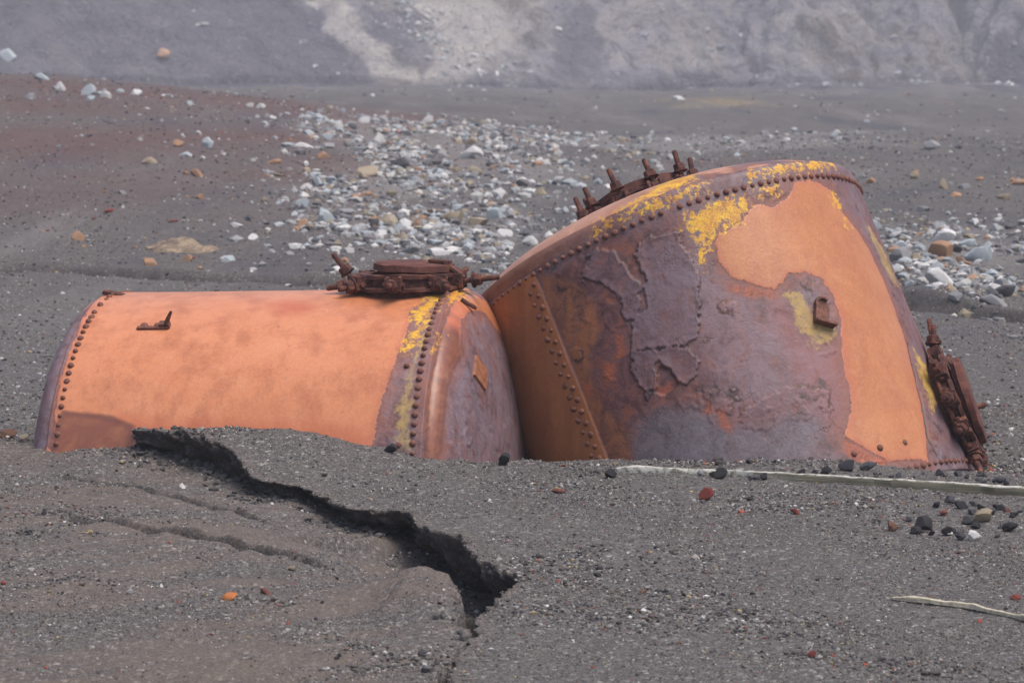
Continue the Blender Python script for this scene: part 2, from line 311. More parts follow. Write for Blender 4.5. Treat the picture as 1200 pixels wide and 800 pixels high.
CUT_RIGHT = [(2.2, 8.9), (3.021, 8.476), (3.428, 8.102), (3.834, 7.476), (4.6, 7.0)]
FISSURE = [(-0.226, -2.515), (-0.176, -2.859), (-0.139, -3.259), (-0.152, -3.651), (-0.119, -3.882), (-0.156, -4.16), (-0.191, -4.429), (-0.233, -5.007)]
BRANCH = [(-0.455, -1.885), (-0.40, -1.835), (-0.31, -1.78)]
NICK = [(-0.043, -3.427), (0.0, -3.462), (0.07, -3.534)]
LUMP = (-0.294, -3.316)

# ------------------------------------------------------------------ scene basics
sc = bpy.context.scene
COL = sc.collection
world = bpy.data.worlds.new("World"); sc.world = world; world.use_nodes = True
random.seed(11); RS = np.random.RandomState(11)

SUN_EL, SUN_AZ = math.radians(66), math.radians(125)      # azimuth clockwise from +Y (away from the camera)
wn = world.node_tree; wn.nodes.clear()
sky = wn.nodes.new('ShaderNodeTexSky'); sky.sky_type = 'NISHITA'; sky.sun_disc = False
sky.sun_elevation = SUN_EL; sky.sun_rotation = SUN_AZ; sky.dust_density = 4.0; sky.air_density = 1.0; sky.ozone_density = 1.0
bg = wn.nodes.new('ShaderNodeBackground'); bg.inputs['Strength'].default_value = 0.095
wo = wn.nodes.new('ShaderNodeOutputWorld')
wn.links.new(sky.outputs[0], bg.inputs[0]); wn.links.new(bg.outputs[0], wo.inputs[0])

sl = bpy.data.lights.new('sun', 'SUN'); sl.energy = 1.5; sl.angle = math.radians(38); sl.color = (1, .945, .87)
so = bpy.data.objects.new('sun', sl); COL.objects.link(so)
sd = Vector((math.sin(SUN_AZ) * math.cos(SUN_EL), math.cos(SUN_AZ) * math.cos(SUN_EL), math.sin(SUN_EL)))
so.rotation_euler = sd.to_track_quat('Z', 'Y').to_euler(); so.location = (6, -6, 9)

cam = bpy.data.cameras.new('camera'); co = bpy.data.objects.new('camera', cam); COL.objects.link(co)
cam.sensor_width = 36; cam.lens = 36 * 3060 / 1200.0; cam.clip_end = 2000; cam.clip_start = .1
co.location = (0, -12, 1.75); co.rotation_euler = (math.pi / 2 - math.atan(301 / 3060), 0, 0)
cam.dof.use_dof = True; cam.dof.focus_distance = 11.3; cam.dof.aperture_fstop = 6.3
sc.camera = co
sc.view_settings.view_transform = 'Standard'; sc.view_settings.look = 'None'
sc.view_settings.exposure = 1.0; sc.view_settings.gamma = 1
sc.cycles.max_bounces = 6; sc.cycles.use_denoising = True
sc.cycles.volume_bounces = 1

# ------------------------------------------------------------------ node helpers
class NT:
    def __init__(self, name):
        self.m = bpy.data.materials.new(name); self.m.use_nodes = True
        self.t = self.m.node_tree; self.t.nodes.clear()
        self.out = self.t.nodes.new('ShaderNodeOutputMaterial')
        self.b = self.t.nodes.new('ShaderNodeBsdfPrincipled')
        self.t.links.new(self.b.outputs[0], self.out.inputs[0])
        self.tc = self.t.nodes.new('ShaderNodeTexCoord')
    def n(self, typ, **kw):
        x = self.t.nodes.new(typ)
        for k, v in kw.items(): setattr(x, k, v)
        return x
    def l(self, a, b): self.t.links.new(a, b)
    def put(self, sock, v):
        if hasattr(v, 'links') or hasattr(v, 'is_linked'): self.l(v, sock)
        elif isinstance(v, (tuple, list)): sock.default_value = tuple(v) + ((1,) if len(v) == 3 and sock.type == 'RGBA' else ())
        else: sock.default_value = v
    def noise(self, scale, detail=4, rough=.55, vec=None, dist=0):
        x = self.n('ShaderNodeTexNoise'); x.inputs['Scale'].default_value = scale; x.inputs['Detail'].default_value = detail
        x.inputs['Roughness'].default_value = rough; x.inputs['Distortion'].default_value = dist
        self.l(vec if vec is not None else self.tc.outputs['Object'], x.inputs['Vector']); return x.outputs['Fac']
    def scaled(self, s, src=None):
        x = self.n('ShaderNodeMapping'); x.inputs['Scale'].default_value = s
        self.l(src if src is not None else self.tc.outputs['Object'], x.inputs['Vector']); return x.outputs[0]
    def voro(self, scale, vec=None, feature='F1'):
        x = self.n('ShaderNodeTexVoronoi'); x.feature = feature; x.inputs['Scale'].default_value = scale
        self.l(vec if vec is not None else self.tc.outputs['Object'], x.inputs['Vector']); return x
    def math(self, op, a, b=0.0):
        x = self.n('ShaderNodeMath', operation=op); self.put(x.inputs[0], a); self.put(x.inputs[1], b); return x.outputs[0]
    def rng(self, v, a, b, c=0.0, d=1.0):
        x = self.n('ShaderNodeMapRange'); self.put(x.inputs[0], v)
        for i, k in enumerate((a, b, c, d)): x.inputs[1 + i].default_value = k
        return x.outputs[0]
    def attr(self, name):
        x = self.n('ShaderNodeAttribute'); x.attribute_name = name; return x
    def mix(self, f, a, b, mode='MIX'):
        x = self.n('ShaderNodeMix', data_type='RGBA', blend_type=mode)
        self.put(x.inputs[0], f); self.put(x.inputs[6], a); self.put(x.inputs[7], b); return x.outputs[2]
    def ramp(self, v, stops):
        x = self.n('ShaderNodeValToRGB'); e = x.color_ramp.elements
        while len(e) < len(stops): e.new(.5)
        for k, (p, c) in enumerate(stops): e[k].position = p; e[k].color = tuple(c) + (1,)
        self.put(x.inputs[0], v); return x.outputs[0]
    def bump(self, h, strength, dist, nrm=None):
        x = self.n('ShaderNodeBump'); x.inputs['Strength'].default_value = strength; x.inputs['Distance'].default_value = dist
        self.l(h, x.inputs['Height'])
        if nrm is not None: self.l(nrm, x.inputs['Normal'])
        return x.outputs[0]
    def done(self, color, rough=.8, spec=.3, nrm=None, metal=0.0):
        self.put(self.b.inputs['Base Color'], color); self.put(self.b.inputs['Roughness'], rough)
        self.b.inputs['Specular IOR Level'].default_value = spec; self.b.inputs['Metallic'].default_value = metal
        if nrm is not None: self.l(nrm, self.b.inputs['Normal'])
        return self.m

# ------------------------------------------------------------------ object helpers
def mesh_np(name, V, F, mat=None, parent=None, attrs=None, smooth=True):
    """V (N,3), F (M,3|4) -> one mesh object; with a parent, V is in world space and stored relative to it"""
    V = np.asarray(V, np.float32); F = np.asarray(F, np.int32)
    if parent is not None: V = V - np.array(parent.matrix_world.translation if parent.parent is None else ROOT_OF[parent.name], np.float32)
    me = bpy.data.meshes.new(name); k = F.shape[1]
    me.vertices.add(len(V)); me.vertices.foreach_set('co', V.ravel())
    me.loops.add(F.size); me.loops.foreach_set('vertex_index', F.ravel())
    me.polygons.add(len(F)); me.polygons.foreach_set('loop_start', np.arange(0, F.size, k, dtype=np.int32))
    me.polygons.foreach_set('loop_total', np.full(len(F), k, np.int32))
    me.polygons.foreach_set('use_smooth', np.full(len(F), smooth, bool))
    me.update(calc_edges=True)
    for nm, a in (attrs or {}).items():
        if a.ndim == 1:
            at = me.attributes.new(nm, 'FLOAT', 'POINT'); at.data.foreach_set('value', np.asarray(a, np.float32))
        else:
            at = me.attributes.new(nm, 'FLOAT_COLOR', 'POINT')
            at.data.foreach_set('color', np.concatenate([a, np.ones((len(a), 1))], 1).astype(np.float32).ravel())
    if mat: me.materials.append(mat)
    o = bpy.data.objects.new(name, me); COL.objects.link(o)
    if parent is not None: o.parent = parent
    return o

ROOT_OF = {}
def tag(o, label=None, cat=None, group=None, kind=None):
    if label: o['label'] = label
    if cat: o['category'] = cat
    if group: o['group'] = group
    if kind: o['kind'] = kind
    return o

def empty(name, loc, label, cat, group=None):
    o = bpy.data.objects.new(name, None); COL.objects.link(o); o.location = loc
    o.empty_display_size = .2
    o.matrix_world = Matrix.Translation(loc)
    return tag(o, label, cat, group)

class MB:
    """collects shapes, then links them as one mesh object"""
    def __init__(self): self.V = []; self.F3 = []; self.n = 0
    def add(self, V, F):
        V = np.asarray(V, float)
        for f in F:
            f = [i + self.n for i in f]
            for k in range(1, len(f) - 1): self.F3.append((f[0], f[k], f[k + 1]))
        self.V.append(V); self.n += len(V)
    def lathe(self, M, prof, seg=40):
        a = np.linspace(0, 2 * math.pi, seg, endpoint=False)
        V = []; F = []
        for z, r in prof: V += [(r * math.cos(t), r * math.sin(t), z) for t in a]
        for k in range(len(prof) - 1):
            for j in range(seg):
                j2 = (j + 1) % seg; F.append((k * seg + j, k * seg + j2, (k + 1) * seg + j2, (k + 1) * seg + j))
        self.add(xf(M, V), F)
    def box(self, M, sx, sy, sz, bev=.15):
        x, y, z = sx / 2, sy / 2, sz / 2; b = min(x, y, z) * bev
        bm = bmesh.new(); bmesh.ops.create_cube(bm, size=1)
        for v in bm.verts: v.co = (v.co.x * sx, v.co.y * sy, v.co.z * sz)
        if bev: bmesh.ops.bevel(bm, geom=list(bm.edges), offset=b, segments=1, affect='EDGES')
        bm.verts.index_update()
        self.add(xf(M, [v.co[:] for v in bm.verts]), [[v.index for v in f.verts] for f in bm.faces]); bm.free()
    def build(self, name, mat, parent=None, smooth=False):
        V = np.concatenate(self.V)
        if not smooth: return mesh_np(name, V, self.F3, mat, parent, smooth=False)
        o = mesh_np(name, V, self.F3, mat, parent, smooth=True)
        o.data.set_sharp_from_angle(angle=math.radians(38)); return o

import bmesh
def xf(M, V):
    V = np.asarray(V, float); A = np.array(M)
    return V @ A[:3, :3].T + A[:3, 3]
def frame_at(P, z, xdir=None):
    z = np.array(z, float); z /= np.linalg.norm(z)
    x = np.array(xdir if xdir is not None else ((0, 0, 1) if abs(z[2]) < .9 else (1, 0, 0)), float)
    x = x - z * (x @ z); x /= np.linalg.norm(x); y = np.cross(z, x)
    M = np.eye(4); M[:3, 0] = x; M[:3, 1] = y; M[:3, 2] = z; M[:3, 3] = P; return M
def loc4(M, p=(0, 0, 0), rx=0, ry=0, rz=0):
    R = Matrix.Rotation(rz, 4, 'Z') @ Matrix.Rotation(ry, 4, 'Y') @ Matrix.Rotation(rx, 4, 'X')
    T = np.array(Matrix.Translation(p) @ R); return M @ T

# ------------------------------------------------------------------ materials
def mat_ground():
    k = NT('volcanic_sand')
    n1 = k.noise(1.1, 5, .6); n2 = k.noise(9, 5, .62); n3 = k.noise(60, 4, .6); n0 = k.noise(.12, 4, .6)
    v1 = k.voro(85); v2 = k.voro(240)
    hsv = k.n('ShaderNodeSeparateColor'); k.l(v1.outputs['Color'], hsv.inputs[0]); r1 = hsv.outputs[0]; r1b = hsv.outputs[1]
    hs2 = k.n('ShaderNodeSeparateColor'); k.l(v2.outputs['Color'], hs2.inputs[0]); r2 = hs2.outputs[0]
    base = k.ramp(n2, [(.3, (.070, .065, .066)), (.5, (.096, .089, .090)), (.7, (.122, .113, .113))])
    base = k.mix(k.rng(n1, .35, .65, 0, .7), base, (.082, .077, .080))
    base = k.mix(k.rng(n0, .45, .60, 0, .45), base, (.130, .120, .120))
    wet = k.noise(1.0, 5, .6, k.scaled((.7, 1.9, 1)), dist=.5); base = k.mix(k.rng(wet, .50, .64, 0, .55), base, (.055, .051, .053))
    base = k.mix(1.0, base, (.80, .76, .73), 'MULTIPLY')
    # single grains: most dark, some pale
    grain = k.ramp(r1, [(0, (.026, .024, .025)), (.45, (.068, .063, .063)), (.80, (.130, .121, .117)), (.94, (.26, .245, .23)), (1, (.46, .44, .40))])
    base = k.mix(k.rng(r1b, .40, .41, .15, .80), base, grain)
    base = k.mix(.45, base, k.ramp(r2, [(0, (.024, .022, .023)), (.6, (.090, .083, .081)), (1, (.25, .235, .22))]))
    nb = k.noise(1.0, 5, .62, k.scaled((.55, .13, 1)), dist=.6); bk = k.attr('back')
    base = k.mix(k.math('MULTIPLY', bk.outputs['Fac'], k.rng(nb, .46, .34)), base, (.070, .067, .074)); base = k.mix(k.math('MULTIPLY', bk.outputs['Fac'], k.rng(nb, .54, .70, 0, .35)), base, (.20, .186, .18))
    brown = k.attr('brown'); red = k.attr('red'); pale = k.attr('pale'); yel = k.attr('yellow')
    base = k.mix(k.math('MULTIPLY', brown.outputs['Fac'], k.rng(n3, .3, .7, .45, .9)), base, (.128, .099, .082))
    base = k.mix(k.math('MULTIPLY', red.outputs['Fac'], k.rng(n2, .3, .65, .5, .95)), base, (.100, .058, .054))
    base = k.mix(k.math('MULTIPLY', pale.outputs['Fac'], k.rng(n2, .3, .7, .25, .9)), base, (.25, .235, .225))
    base = k.mix(k.math('MULTIPLY', yel.outputs['Fac'], k.rng(n2, .45, .6)), base, (.30, .225, .10))
    shd = k.attr('cutshade'); base = k.mix(k.math('MULTIPLY', shd.outputs['Fac'], .6), base, k.mix(k.rng(n3, .35, .7), (.028, .025, .025), (.060, .053, .050)))  # shade of the scarp face and grooves painted into the sand, partly damp sand
    h = k.math('ADD', k.math('MULTIPLY', v1.outputs['Distance'], -.6), k.math('MULTIPLY', n3, .7))
    b = k.bump(h, .5, .010)
    b = k.bump(n2, .35, .05, b)
    return k.done(base, .92, .15, b)

def mat_hill():
    k = NT('eroded_hillside')
    n1 = k.noise(.11, 6, .64, dist=.8); n2 = k.noise(.6, 6, .68, dist=.5); n3 = k.noise(3.2, 4, .6)
    st = k.noise(1.0, 6, .62, k.scaled((.9, .12, .22)))
    c = k.ramp(n1, [(.30, (.17, .165, .19)), (.45, (.275, .265, .285)), (.57, (.37, .34, .305)), (.64, (.30, .285, .30)), (.8, (.20, .19, .205))])
    c = k.mix(k.rng(st, .44, .66, 0, .6), c, (.30, .29, .305))
    c = k.mix(k.rng(n2, .50, .64, 0, .85), c, (.125, .115, .128))
    c = k.mix(k.rng(n2, .40, .28, 0, .5), c, (.36, .335, .30))
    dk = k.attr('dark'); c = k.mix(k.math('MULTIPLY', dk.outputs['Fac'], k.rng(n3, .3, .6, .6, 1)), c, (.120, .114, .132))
    pl = k.attr('pale'); c = k.mix(k.math('MULTIPLY', pl.outputs['Fac'], k.rng(n2, .3, .65, .45, 1)), c, (.54, .50, .44))
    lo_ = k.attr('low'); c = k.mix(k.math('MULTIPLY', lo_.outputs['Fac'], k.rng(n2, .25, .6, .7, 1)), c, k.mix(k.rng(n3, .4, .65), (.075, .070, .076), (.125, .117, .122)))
    oc_ = k.attr('ochre'); c = k.mix(k.math('MULTIPLY', oc_.outputs['Fac'], k.rng(n2, .42, .60, .1, .85)), c, (.165, .140, .115))
    c = k.mix(k.rng(n3, .60, .70, 0, .6), c, (.44, .43, .43)); c = k.mix(k.rng(n3, .40, .30, 0, .5), c, (.09, .085, .095))
    c = k.mix(1.0, c, (.98, .97, 1.0), 'MULTIPLY')
    b = k.bump(n3, 1.0, .5); b = k.bump(n2, 1.0, 1.6, b)
    return k.done(c, .95, .1, b)

def mat_tank():
    k = NT('weathered_tank_steel')
    n_big = k.noise(2.1, 6, .62, dist=.7); n_big2 = k.noise(3.4, 7, .66, k.scaled((1, 1, .62)), dist=1.2)
    n_mid = k.noise(11, 6, .66, dist=.8); n_fine = k.noise(75, 5, .62); n_grit = k.noise(260, 2, .5)
    streak = k.noise(1, 5, .6, k.scaled((9, 9, 1.3))); run = k.noise(1, 5, .62, k.scaled((22, 22, 2.2)))
    # bare scale: maroon, mauve and blue grey in sheets
    steel = k.ramp(n_big2, [(.30, (.060, .030, .030)), (.40, (.115, .062, .064)), (.47, (.150, .108, .122)), (.55, (.195, .160, .182)), (.61, (.150, .125, .150)), (.68, (.165, .070, .052)), (.78, (.09, .045, .042))])
    steel = k.mix(k.rng(n_big, .47, .64, 0, .75), steel, k.ramp(n_mid, [(.35, (.085, .062, .070)), (.65, (.205, .180, .210))]))
    steel = k.mix(k.rng(n_mid, .46, .30, 0, .65), steel, (.070, .040, .040))
    steel = k.mix(k.rng(n_mid, .56, .72, 0, .5), steel, (.27, .235, .26))
    steel = k.mix(k.rng(run, .52, .66, 0, .6), steel, (.20, .075, .050)); steel = k.mix(k.rng(k.noise(1.3, 5, .6), .50, .62, 0, .5), steel, (.19, .085, .075))
    steel = k.mix(k.rng(n_fine, .52, .72, 0, .5), steel, (.29, .245, .255))
    steel = k.mix(k.rng(n_fine, .46, .32, 0, .5), steel, (.055, .036, .038))
    ma = k.attr('maroon'); steel = k.mix(k.rng(ma.outputs['Fac'], -.06, .03, 0, .88), steel, k.ramp(n_mid, [(.3, (.042, .022, .023)), (.42, (.100, .038, .032)), (.52, (.150, .075, .072)), (.60, (.235, .082, .036)), (.72, (.12, .06, .055))]))
    la = k.attr('lilac'); steel = k.mix(k.rng(la.outputs['Fac'], -.06, .06, 0, .75), steel, k.ramp(n_mid, [(.3, (.12, .075, .08)), (.45, (.205, .160, .182)), (.58, (.255, .215, .245)), (.72, (.20, .10, .085))]))
    pk = k.attr('pinkred'); steel = k.mix(k.rng(pk.outputs['Fac'], -.06, .04, 0, .8), steel, k.ramp(n_mid, [(.3, (.19, .075, .070)), (.5, (.27, .140, .145)), (.7, (.25, .175, .20))]))
    fl = k.attr('flake')          # loose scale: bluer
    steel = k.mix(k.rng(fl.outputs['Fac'], .003, .006, 0, .50), steel, k.ramp(n_mid, [(.30, (.090, .052, .058)), (.42, (.135, .105, .125)), (.55, (.185, .165, .205)), (.66, (.15, .105, .115)), (.78, (.25, .225, .265))]))
    # cracks through the scale
    wv = k.n('ShaderNodeVectorMath', operation='ADD'); nz = k.n('ShaderNodeTexNoise'); nz.inputs['Scale'].default_value = 9; nz.inputs['Detail'].default_value = 5
    k.l(k.tc.outputs['Object'], nz.inputs['Vector'])
    sc_n = k.n('ShaderNodeVectorMath', operation='SCALE'); sc_n.inputs['Scale'].default_value = .22; k.l(nz.outputs['Color'], sc_n.inputs[0])
    k.l(k.tc.outputs['Object'], wv.inputs[0]); k.l(sc_n.outputs[0], wv.inputs[1])
    ve = k.voro(5.5, wv.outputs[0], 'DISTANCE_TO_EDGE')
    ck = k.math('MULTIPLY', k.rng(ve.outputs['Distance'], .020, .006), k.rng(n_big, .46, .56))
    steel = k.mix(k.math('MULTIPLY', ck, .6), steel, (.050, .030, .030))
    steel = k.mix(k.rng(k.noise(1, 6, .65, k.scaled((30, 30, 3.0)), dist=.4), .54, .70, 0, .55), steel, (.26, .092, .040))
    g0 = k.attr('golden'); steel = k.mix(1.0, steel, k.mix(g0.outputs['Fac'], (1.0, .88, .90), (.86, .70, .70)), 'MULTIPLY')
    c = steel
    dl = k.attr('darklow'); c = k.mix(k.rng(dl.outputs['Fac'], -.03, .05, 0, .7), c, k.mix(k.rng(n_fine, .4, .7, 0, .5), k.ramp(n_mid, [(.3, (.075, .058, .066)), (.7, (.165, .150, .175))]), (.21, .19, .21)))
    ru = k.attr('rust'); c = k.mix(k.rng(ru.outputs['Fac'], -.012, .02, 0, .9), c, k.ramp(n_mid, [(.3, (.080, .032, .022)), (.46, (.165, .060, .032)), (.60, (.26, .095, .040)), (.75, (.15, .06, .05))]))
    c = k.mix(k.math('MULTIPLY', k.rng(ru.outputs['Fac'], -.01, .03), k.rng(run, .50, .62, 0, .8)), c, (.27, .095, .032))
    br = k.attr('brownzone'); bc = k.mix(k.rng(streak, .35, .7), (.27, .095, .034), (.40, .150, .052)); bc = k.mix(k.rng(n_mid, .5, .7, 0, .5), bc, (.20, .066, .032)); bc = k.mix(k.rng(n_fine, .5, .75, 0, .35), bc, (.31, .15, .075))
    c = k.mix(k.rng(br.outputs['Fac'], -.004, .004, 0, 1), c, bc)
    cb = k.attr('capbrown'); c = k.mix(k.rng(cb.outputs['Fac'], 0, .5), c, k.mix(k.rng(cb.outputs['Fac'], .5, 1), k.mix(k.rng(n_mid, .35, .6), (.185, .068, .036), (.27, .115, .065)), k.mix(k.rng(n_mid, .35, .65), (.36, .165, .105), (.47, .25, .17))))
    fe = k.attr('flakeedge'); c = k.mix(k.math('MULTIPLY', k.rng(fe.outputs['Fac'], -.014, -.003), k.rng(fe.outputs['Fac'], .002, -.001, 0, .9)), c, k.mix(k.rng(n_mid, .45, .6), (.035, .022, .024), (.12, .042, .028)))  # shadow under lifted flake edges painted as a dark line, with bare rust
    # paint
    pa = k.attr('paint'); gd = k.attr('golden')
    pf = k.math('ADD', pa.outputs['Fac'], k.math('ADD', k.math('MULTIPLY', k.math('SUBTRACT', n_fine, .5), .022), k.math('MULTIPLY', k.math('SUBTRACT', k.noise(28, 6, .7), .5), .045)))
    oa = k.mix(gd.outputs['Fac'], (.51, .178, .074), (.37, .128, .042)); ob = k.mix(gd.outputs['Fac'], (.575, .228, .112), (.48, .190, .072))
    oc = k.mix(k.rng(n_big, .32, .68), oa, ob)
    oc = k.mix(k.rng(streak, .46, .68, 0, .7), oc, (.34, .105, .045))
    oc = k.mix(k.rng(n_fine, .42, .75, 0, .28), oc, (.64, .31, .18))
    oc = k.mix(k.rng(n_mid, .52, .70, 0, .26), oc, (.33, .10, .045)); oc = k.mix(k.rng(n_mid, .45, .30, 0, .25), oc, (.60, .29, .16))
    oc = k.mix(k.rng(k.noise(24, 6, .7), .60, .70, 0, .5), oc, (.30, .095, .05))
    oc = k.mix(k.rng(run, .60, .72, 0, .35), oc, (.34, .13, .07))
    oc = k.mix(k.rng(n_grit, .62, .72, 0, .5), oc, (.27, .10, .06))
    rd = k.attr('redder'); oc = k.mix(k.rng(rd.outputs['Fac'], -.05, .05, 0, .7), oc, (.42, .095, .040))
    creep = k.mix(k.rng(n_mid, .4, .6), (.17, .065, .052), (.095, .055, .055))
    edge = k.math('MULTIPLY', k.math('MULTIPLY', k.rng(pf, -.010, -.004), k.rng(pf, .003, -.001)), k.rng(n_mid, .45, .60, .05, .8))
    c = k.mix(k.math('MULTIPLY', k.rng(pf, -.09, -.004), k.rng(n_mid, .35, .6, .15, .85)), c, (.24, .080, .045))
    c = k.mix(edge, c, creep)
    c = k.mix(k.rng(pf, -.0015, .0015), c, oc)
    c = k.mix(k.math('MULTIPLY', k.rng(pf, 0, .001), k.rng(pf, .030, .004, 0, .5)), c, (.40, .115, .065))
    si = k.attr('stain'); c = k.mix(k.math('MULTIPLY', k.rng(si.outputs['Fac'], -.010, .012, 0, 1), k.rng(n_mid, .25, .6, .75, 1)), c, k.mix(k.rng(n_mid, .42, .62), (.155, .048, .032), (.27, .10, .05)))
    c = k.mix(k.math('MULTIPLY', k.rng(si.outputs['Fac'], -.012, .004), k.rng(si.outputs['Fac'], .035, .006, 0, .6)), c, (.10, .034, .028))
    em = k.attr('ember'); c = k.mix(k.rng(k.math('ADD', em.outputs['Fac'], k.math('MULTIPLY', k.math('SUBTRACT', n_mid, .54), .12)), -.012, .020, 0, .85), c, k.mix(k.rng(n_fine, .4, .6), (.38, .095, .034), (.21, .058, .034)))
    li = k.attr('lichen')
    lsp = k.noise(30, 8, .78)
    lv = k.math('ADD', li.outputs['Fac'], k.math('MULTIPLY', k.math('SUBTRACT', lsp, .515), .40))
    c = k.mix(k.math('MULTIPLY', k.rng(lv, -.008, .018), k.rng(n_mid, .3, .6, .7, 1)), c, k.mix(k.rng(n_mid, .38, .60), k.ramp(k.noise(130, 3, .6), [(.3, (.30, .12, .012)), (.5, (.58, .24, .010)), (.7, (.66, .36, .04))]), k.ramp(k.noise(130, 3, .6), [(.3, (.44, .22, .015)), (.5, (.68, .37, .014)), (.7, (.74, .52, .08))])))
    ls = k.attr('lichenpale'); lv2 = k.math('ADD', k.math('ADD', ls.outputs['Fac'], .010), k.math('MULTIPLY', k.math('SUBTRACT', lsp, .53), .22))
    c = k.mix(k.rng(lv2, -.004, .02, 0, .75), c, k.ramp(n_mid, [(.35, (.24, .16, .08)), (.6, (.44, .29, .07))]))
    cr = k.attr('crack'); c = k.mix(k.rng(cr.outputs['Fac'], -.006, 0, 0, .85), c, (.045, .026, .024))
    isp = k.rng(pf, -.001, .001)
    h = k.math('ADD', k.math('MULTIPLY', n_fine, k.rng(isp, 0, 1, 1.0, .5)), k.math('MULTIPLY', k.noise(26, 7, .72, dist=.5), k.rng(isp, 0, 1, 1.1, .12)))
    h = k.math('ADD', h, k.math('MULTIPLY', ck, k.rng(isp, 0, 1, -.8, 0)))
    b = k.bump(h, .34, .006); b = k.bump(n_grit, .15, .002, b)
    rough = k.math('ADD', k.rng(isp, 0, 1, .55, .34), k.rng(n_fine, .3, .7, -.06, .10))
    return k.done(c, rough, .5, b)

def mat_rust(name, dark, mid, hi, sc_=30, rough=.75):
    k = NT(name); n = k.noise(sc_, 5, .65); n2 = k.noise(sc_ * 6, 3, .6)
    c = k.ramp(n, [(.3, dark), (.52, mid), (.75, hi)])
    c = k.mix(k.rng(n2, .55, .75, 0, .4), c, hi)
    h = k.math('ADD', n, k.math('MULTIPLY', n2, .5))
    return k.done(c, rough, .3, k.bump(h, .7, .006))

def mat_stone():
    k = NT('tinted_stone'); oi = k.n('ShaderNodeObjectInfo')
    n = k.noise(14, 5, .65); n2 = k.noise(60, 3, .6)
    c = k.mix(k.rng(n, .35, .65, 0, .5), oi.outputs['Color'], k.mix(.6, oi.outputs['Color'], (.09, .08, .08)))
    c = k.mix(k.rng(n2, .6, .75, 0, .3), c, (.45, .43, .42))
    return k.done(c, .9, .2, k.bump(k.math('ADD', n, k.math('MULTIPLY', n2, .4)), .6, .012))

def mat_vcol(name):
    k = NT(name); a = k.attr('tint'); n = k.noise(120, 2, .5)
    c = k.mix(k.rng(n, .4, .7, 0, .3), a.outputs['Color'], k.mix(.5, a.outputs['Color'], (.05, .05, .05)))
    return k.done(c, .9, .2)

def mat_plank():
    k = NT('bleached_painted_wood')
    g = k.noise(1, 5, .6, k.scaled((4, 4, 90)))
    n = k.noise(7, 4, .6); n2 = k.noise(40, 4, .6)
    a = k.attr('top')       # 1 on the flaking white upper face
    wood = k.mix(k.rng(g, .35, .65), (.095, .090, .060), (.185, .172, .125))
    wood = k.mix(k.rng(n, .5, .7, 0, .6), wood, (.075, .066, .052))
    c = k.mix(k.math('MULTIPLY', a.outputs['Fac'], k.math('MULTIPLY', k.rng(n2, .38, .54, .05, .9), k.rng(n, .25, .5, .45, 1))), wood, (.52, .50, .46))
    return k.done(c, .8, .25, k.bump(k.math('ADD', g, n2), .5, .006))

M_GROUND, M_HILL, M_TANK, M_STONE = mat_ground(), mat_hill(), mat_tank(), mat_stone()
M_RIVET = mat_rust('rivet_rust', (.070, .030, .024), (.165, .066, .046), (.27, .125, .085), 45)
M_IRON = mat_rust('crusted_iron', (.022, .011, .011), (.082, .030, .024), (.24, .088, .045), 24)
M_LID = mat_rust('lid_iron', (.045, .018, .016), (.105, .036, .028), (.20, .075, .045), 18)
M_PEBBLE, M_RUBBLE = mat_vcol('gravel_grain'), mat_vcol('rubble_stone')
M_PLANK = mat_plank()

# ------------------------------------------------------------------ the ground
SCF = [(-1.66, .7), (-1.66, -.55)] + SC + [(-.25, -5.4), (-.30, -6.5)]
SCH = [.05, .09, .11, .13, .13, .10, .085, .085, .10, .11, .12, .15, .22, .28, .29, .14, .09, .07, .055, .03, .02, .01, 0]
SCR = [.0, .03, .08, .10, .09, .09, .11, .12, .13, .14, .14, .16, .20, .22, .22, .13, .12, .08, .05, .02, .0, 0, 0]
SCH += [0] * (len(SCF) - len(SCH)); SCR += [0] * (len(SCF) - len(SCR))
LOWPOLY = SCF + [(-9, -6.5), (-9, .7)]
def poly_normals(poly):
    p = np.array(poly); d = np.diff(p, axis=0); d /= np.linalg.norm(d, axis=1)[:, None]
    n = np.stack([-d[:, 1], d[:, 0]], -1)         # left of travel
    vn = np.concatenate([n[:1], n[:-1] + n[1:], n[-1:]]); vn /= np.linalg.norm(vn, axis=1)[:, None] + 1e-9
    return vn
SCN = poly_normals(SCF)

def scarp(x, y):
    d, par, vx, vy = seg_dist(x, y, SCF)
    low = inside(x, y, LOWPOLY)
    P = np.stack([x, y, np.zeros_like(x)], -1)
    d = np.where(low, -d, d) + fbm(P * 6.0, 4, .6) * .045 * np.exp(-(d / .5) ** 2) + fbm(P * 15.0, 4, .7) * .055 * np.exp(-(d / .25) ** 2)
    H = np.interp(par, np.arange(len(SCF)), SCH); Rc = np.interp(par, np.arange(len(SCF)), SCR)
    nx = np.interp(par, np.arange(len(SCF)), SCN[:, 0]); ny = np.interp(par, np.arange(len(SCF)), SCN[:, 1])
    return d, H, Rc, nx, ny

def line_cut(x, y, poly, depth, width, step):
    d, par, vx, vy = seg_dist(x, y, poly)
    P = np.stack([x, y, np.zeros_like(x)], -1)
    d = np.abs(d + fbm(P * 7, 3) * .03)
    taper = ss(0, .8, par) * ss(len(poly) - 1, len(poly) - 1.8, par)
    vn = poly_normals(poly); k = np.arange(len(poly))
    s = -(vx * np.interp(par, k, vn[:, 0]) + vy * np.interp(par, k, vn[:, 1]))
    return taper * (-depth * np.exp(-(d / width) ** 2) + step * np.where(s > 0, 1, -1) * ss(0, width, d) * np.exp(-(d / .22) ** 2))

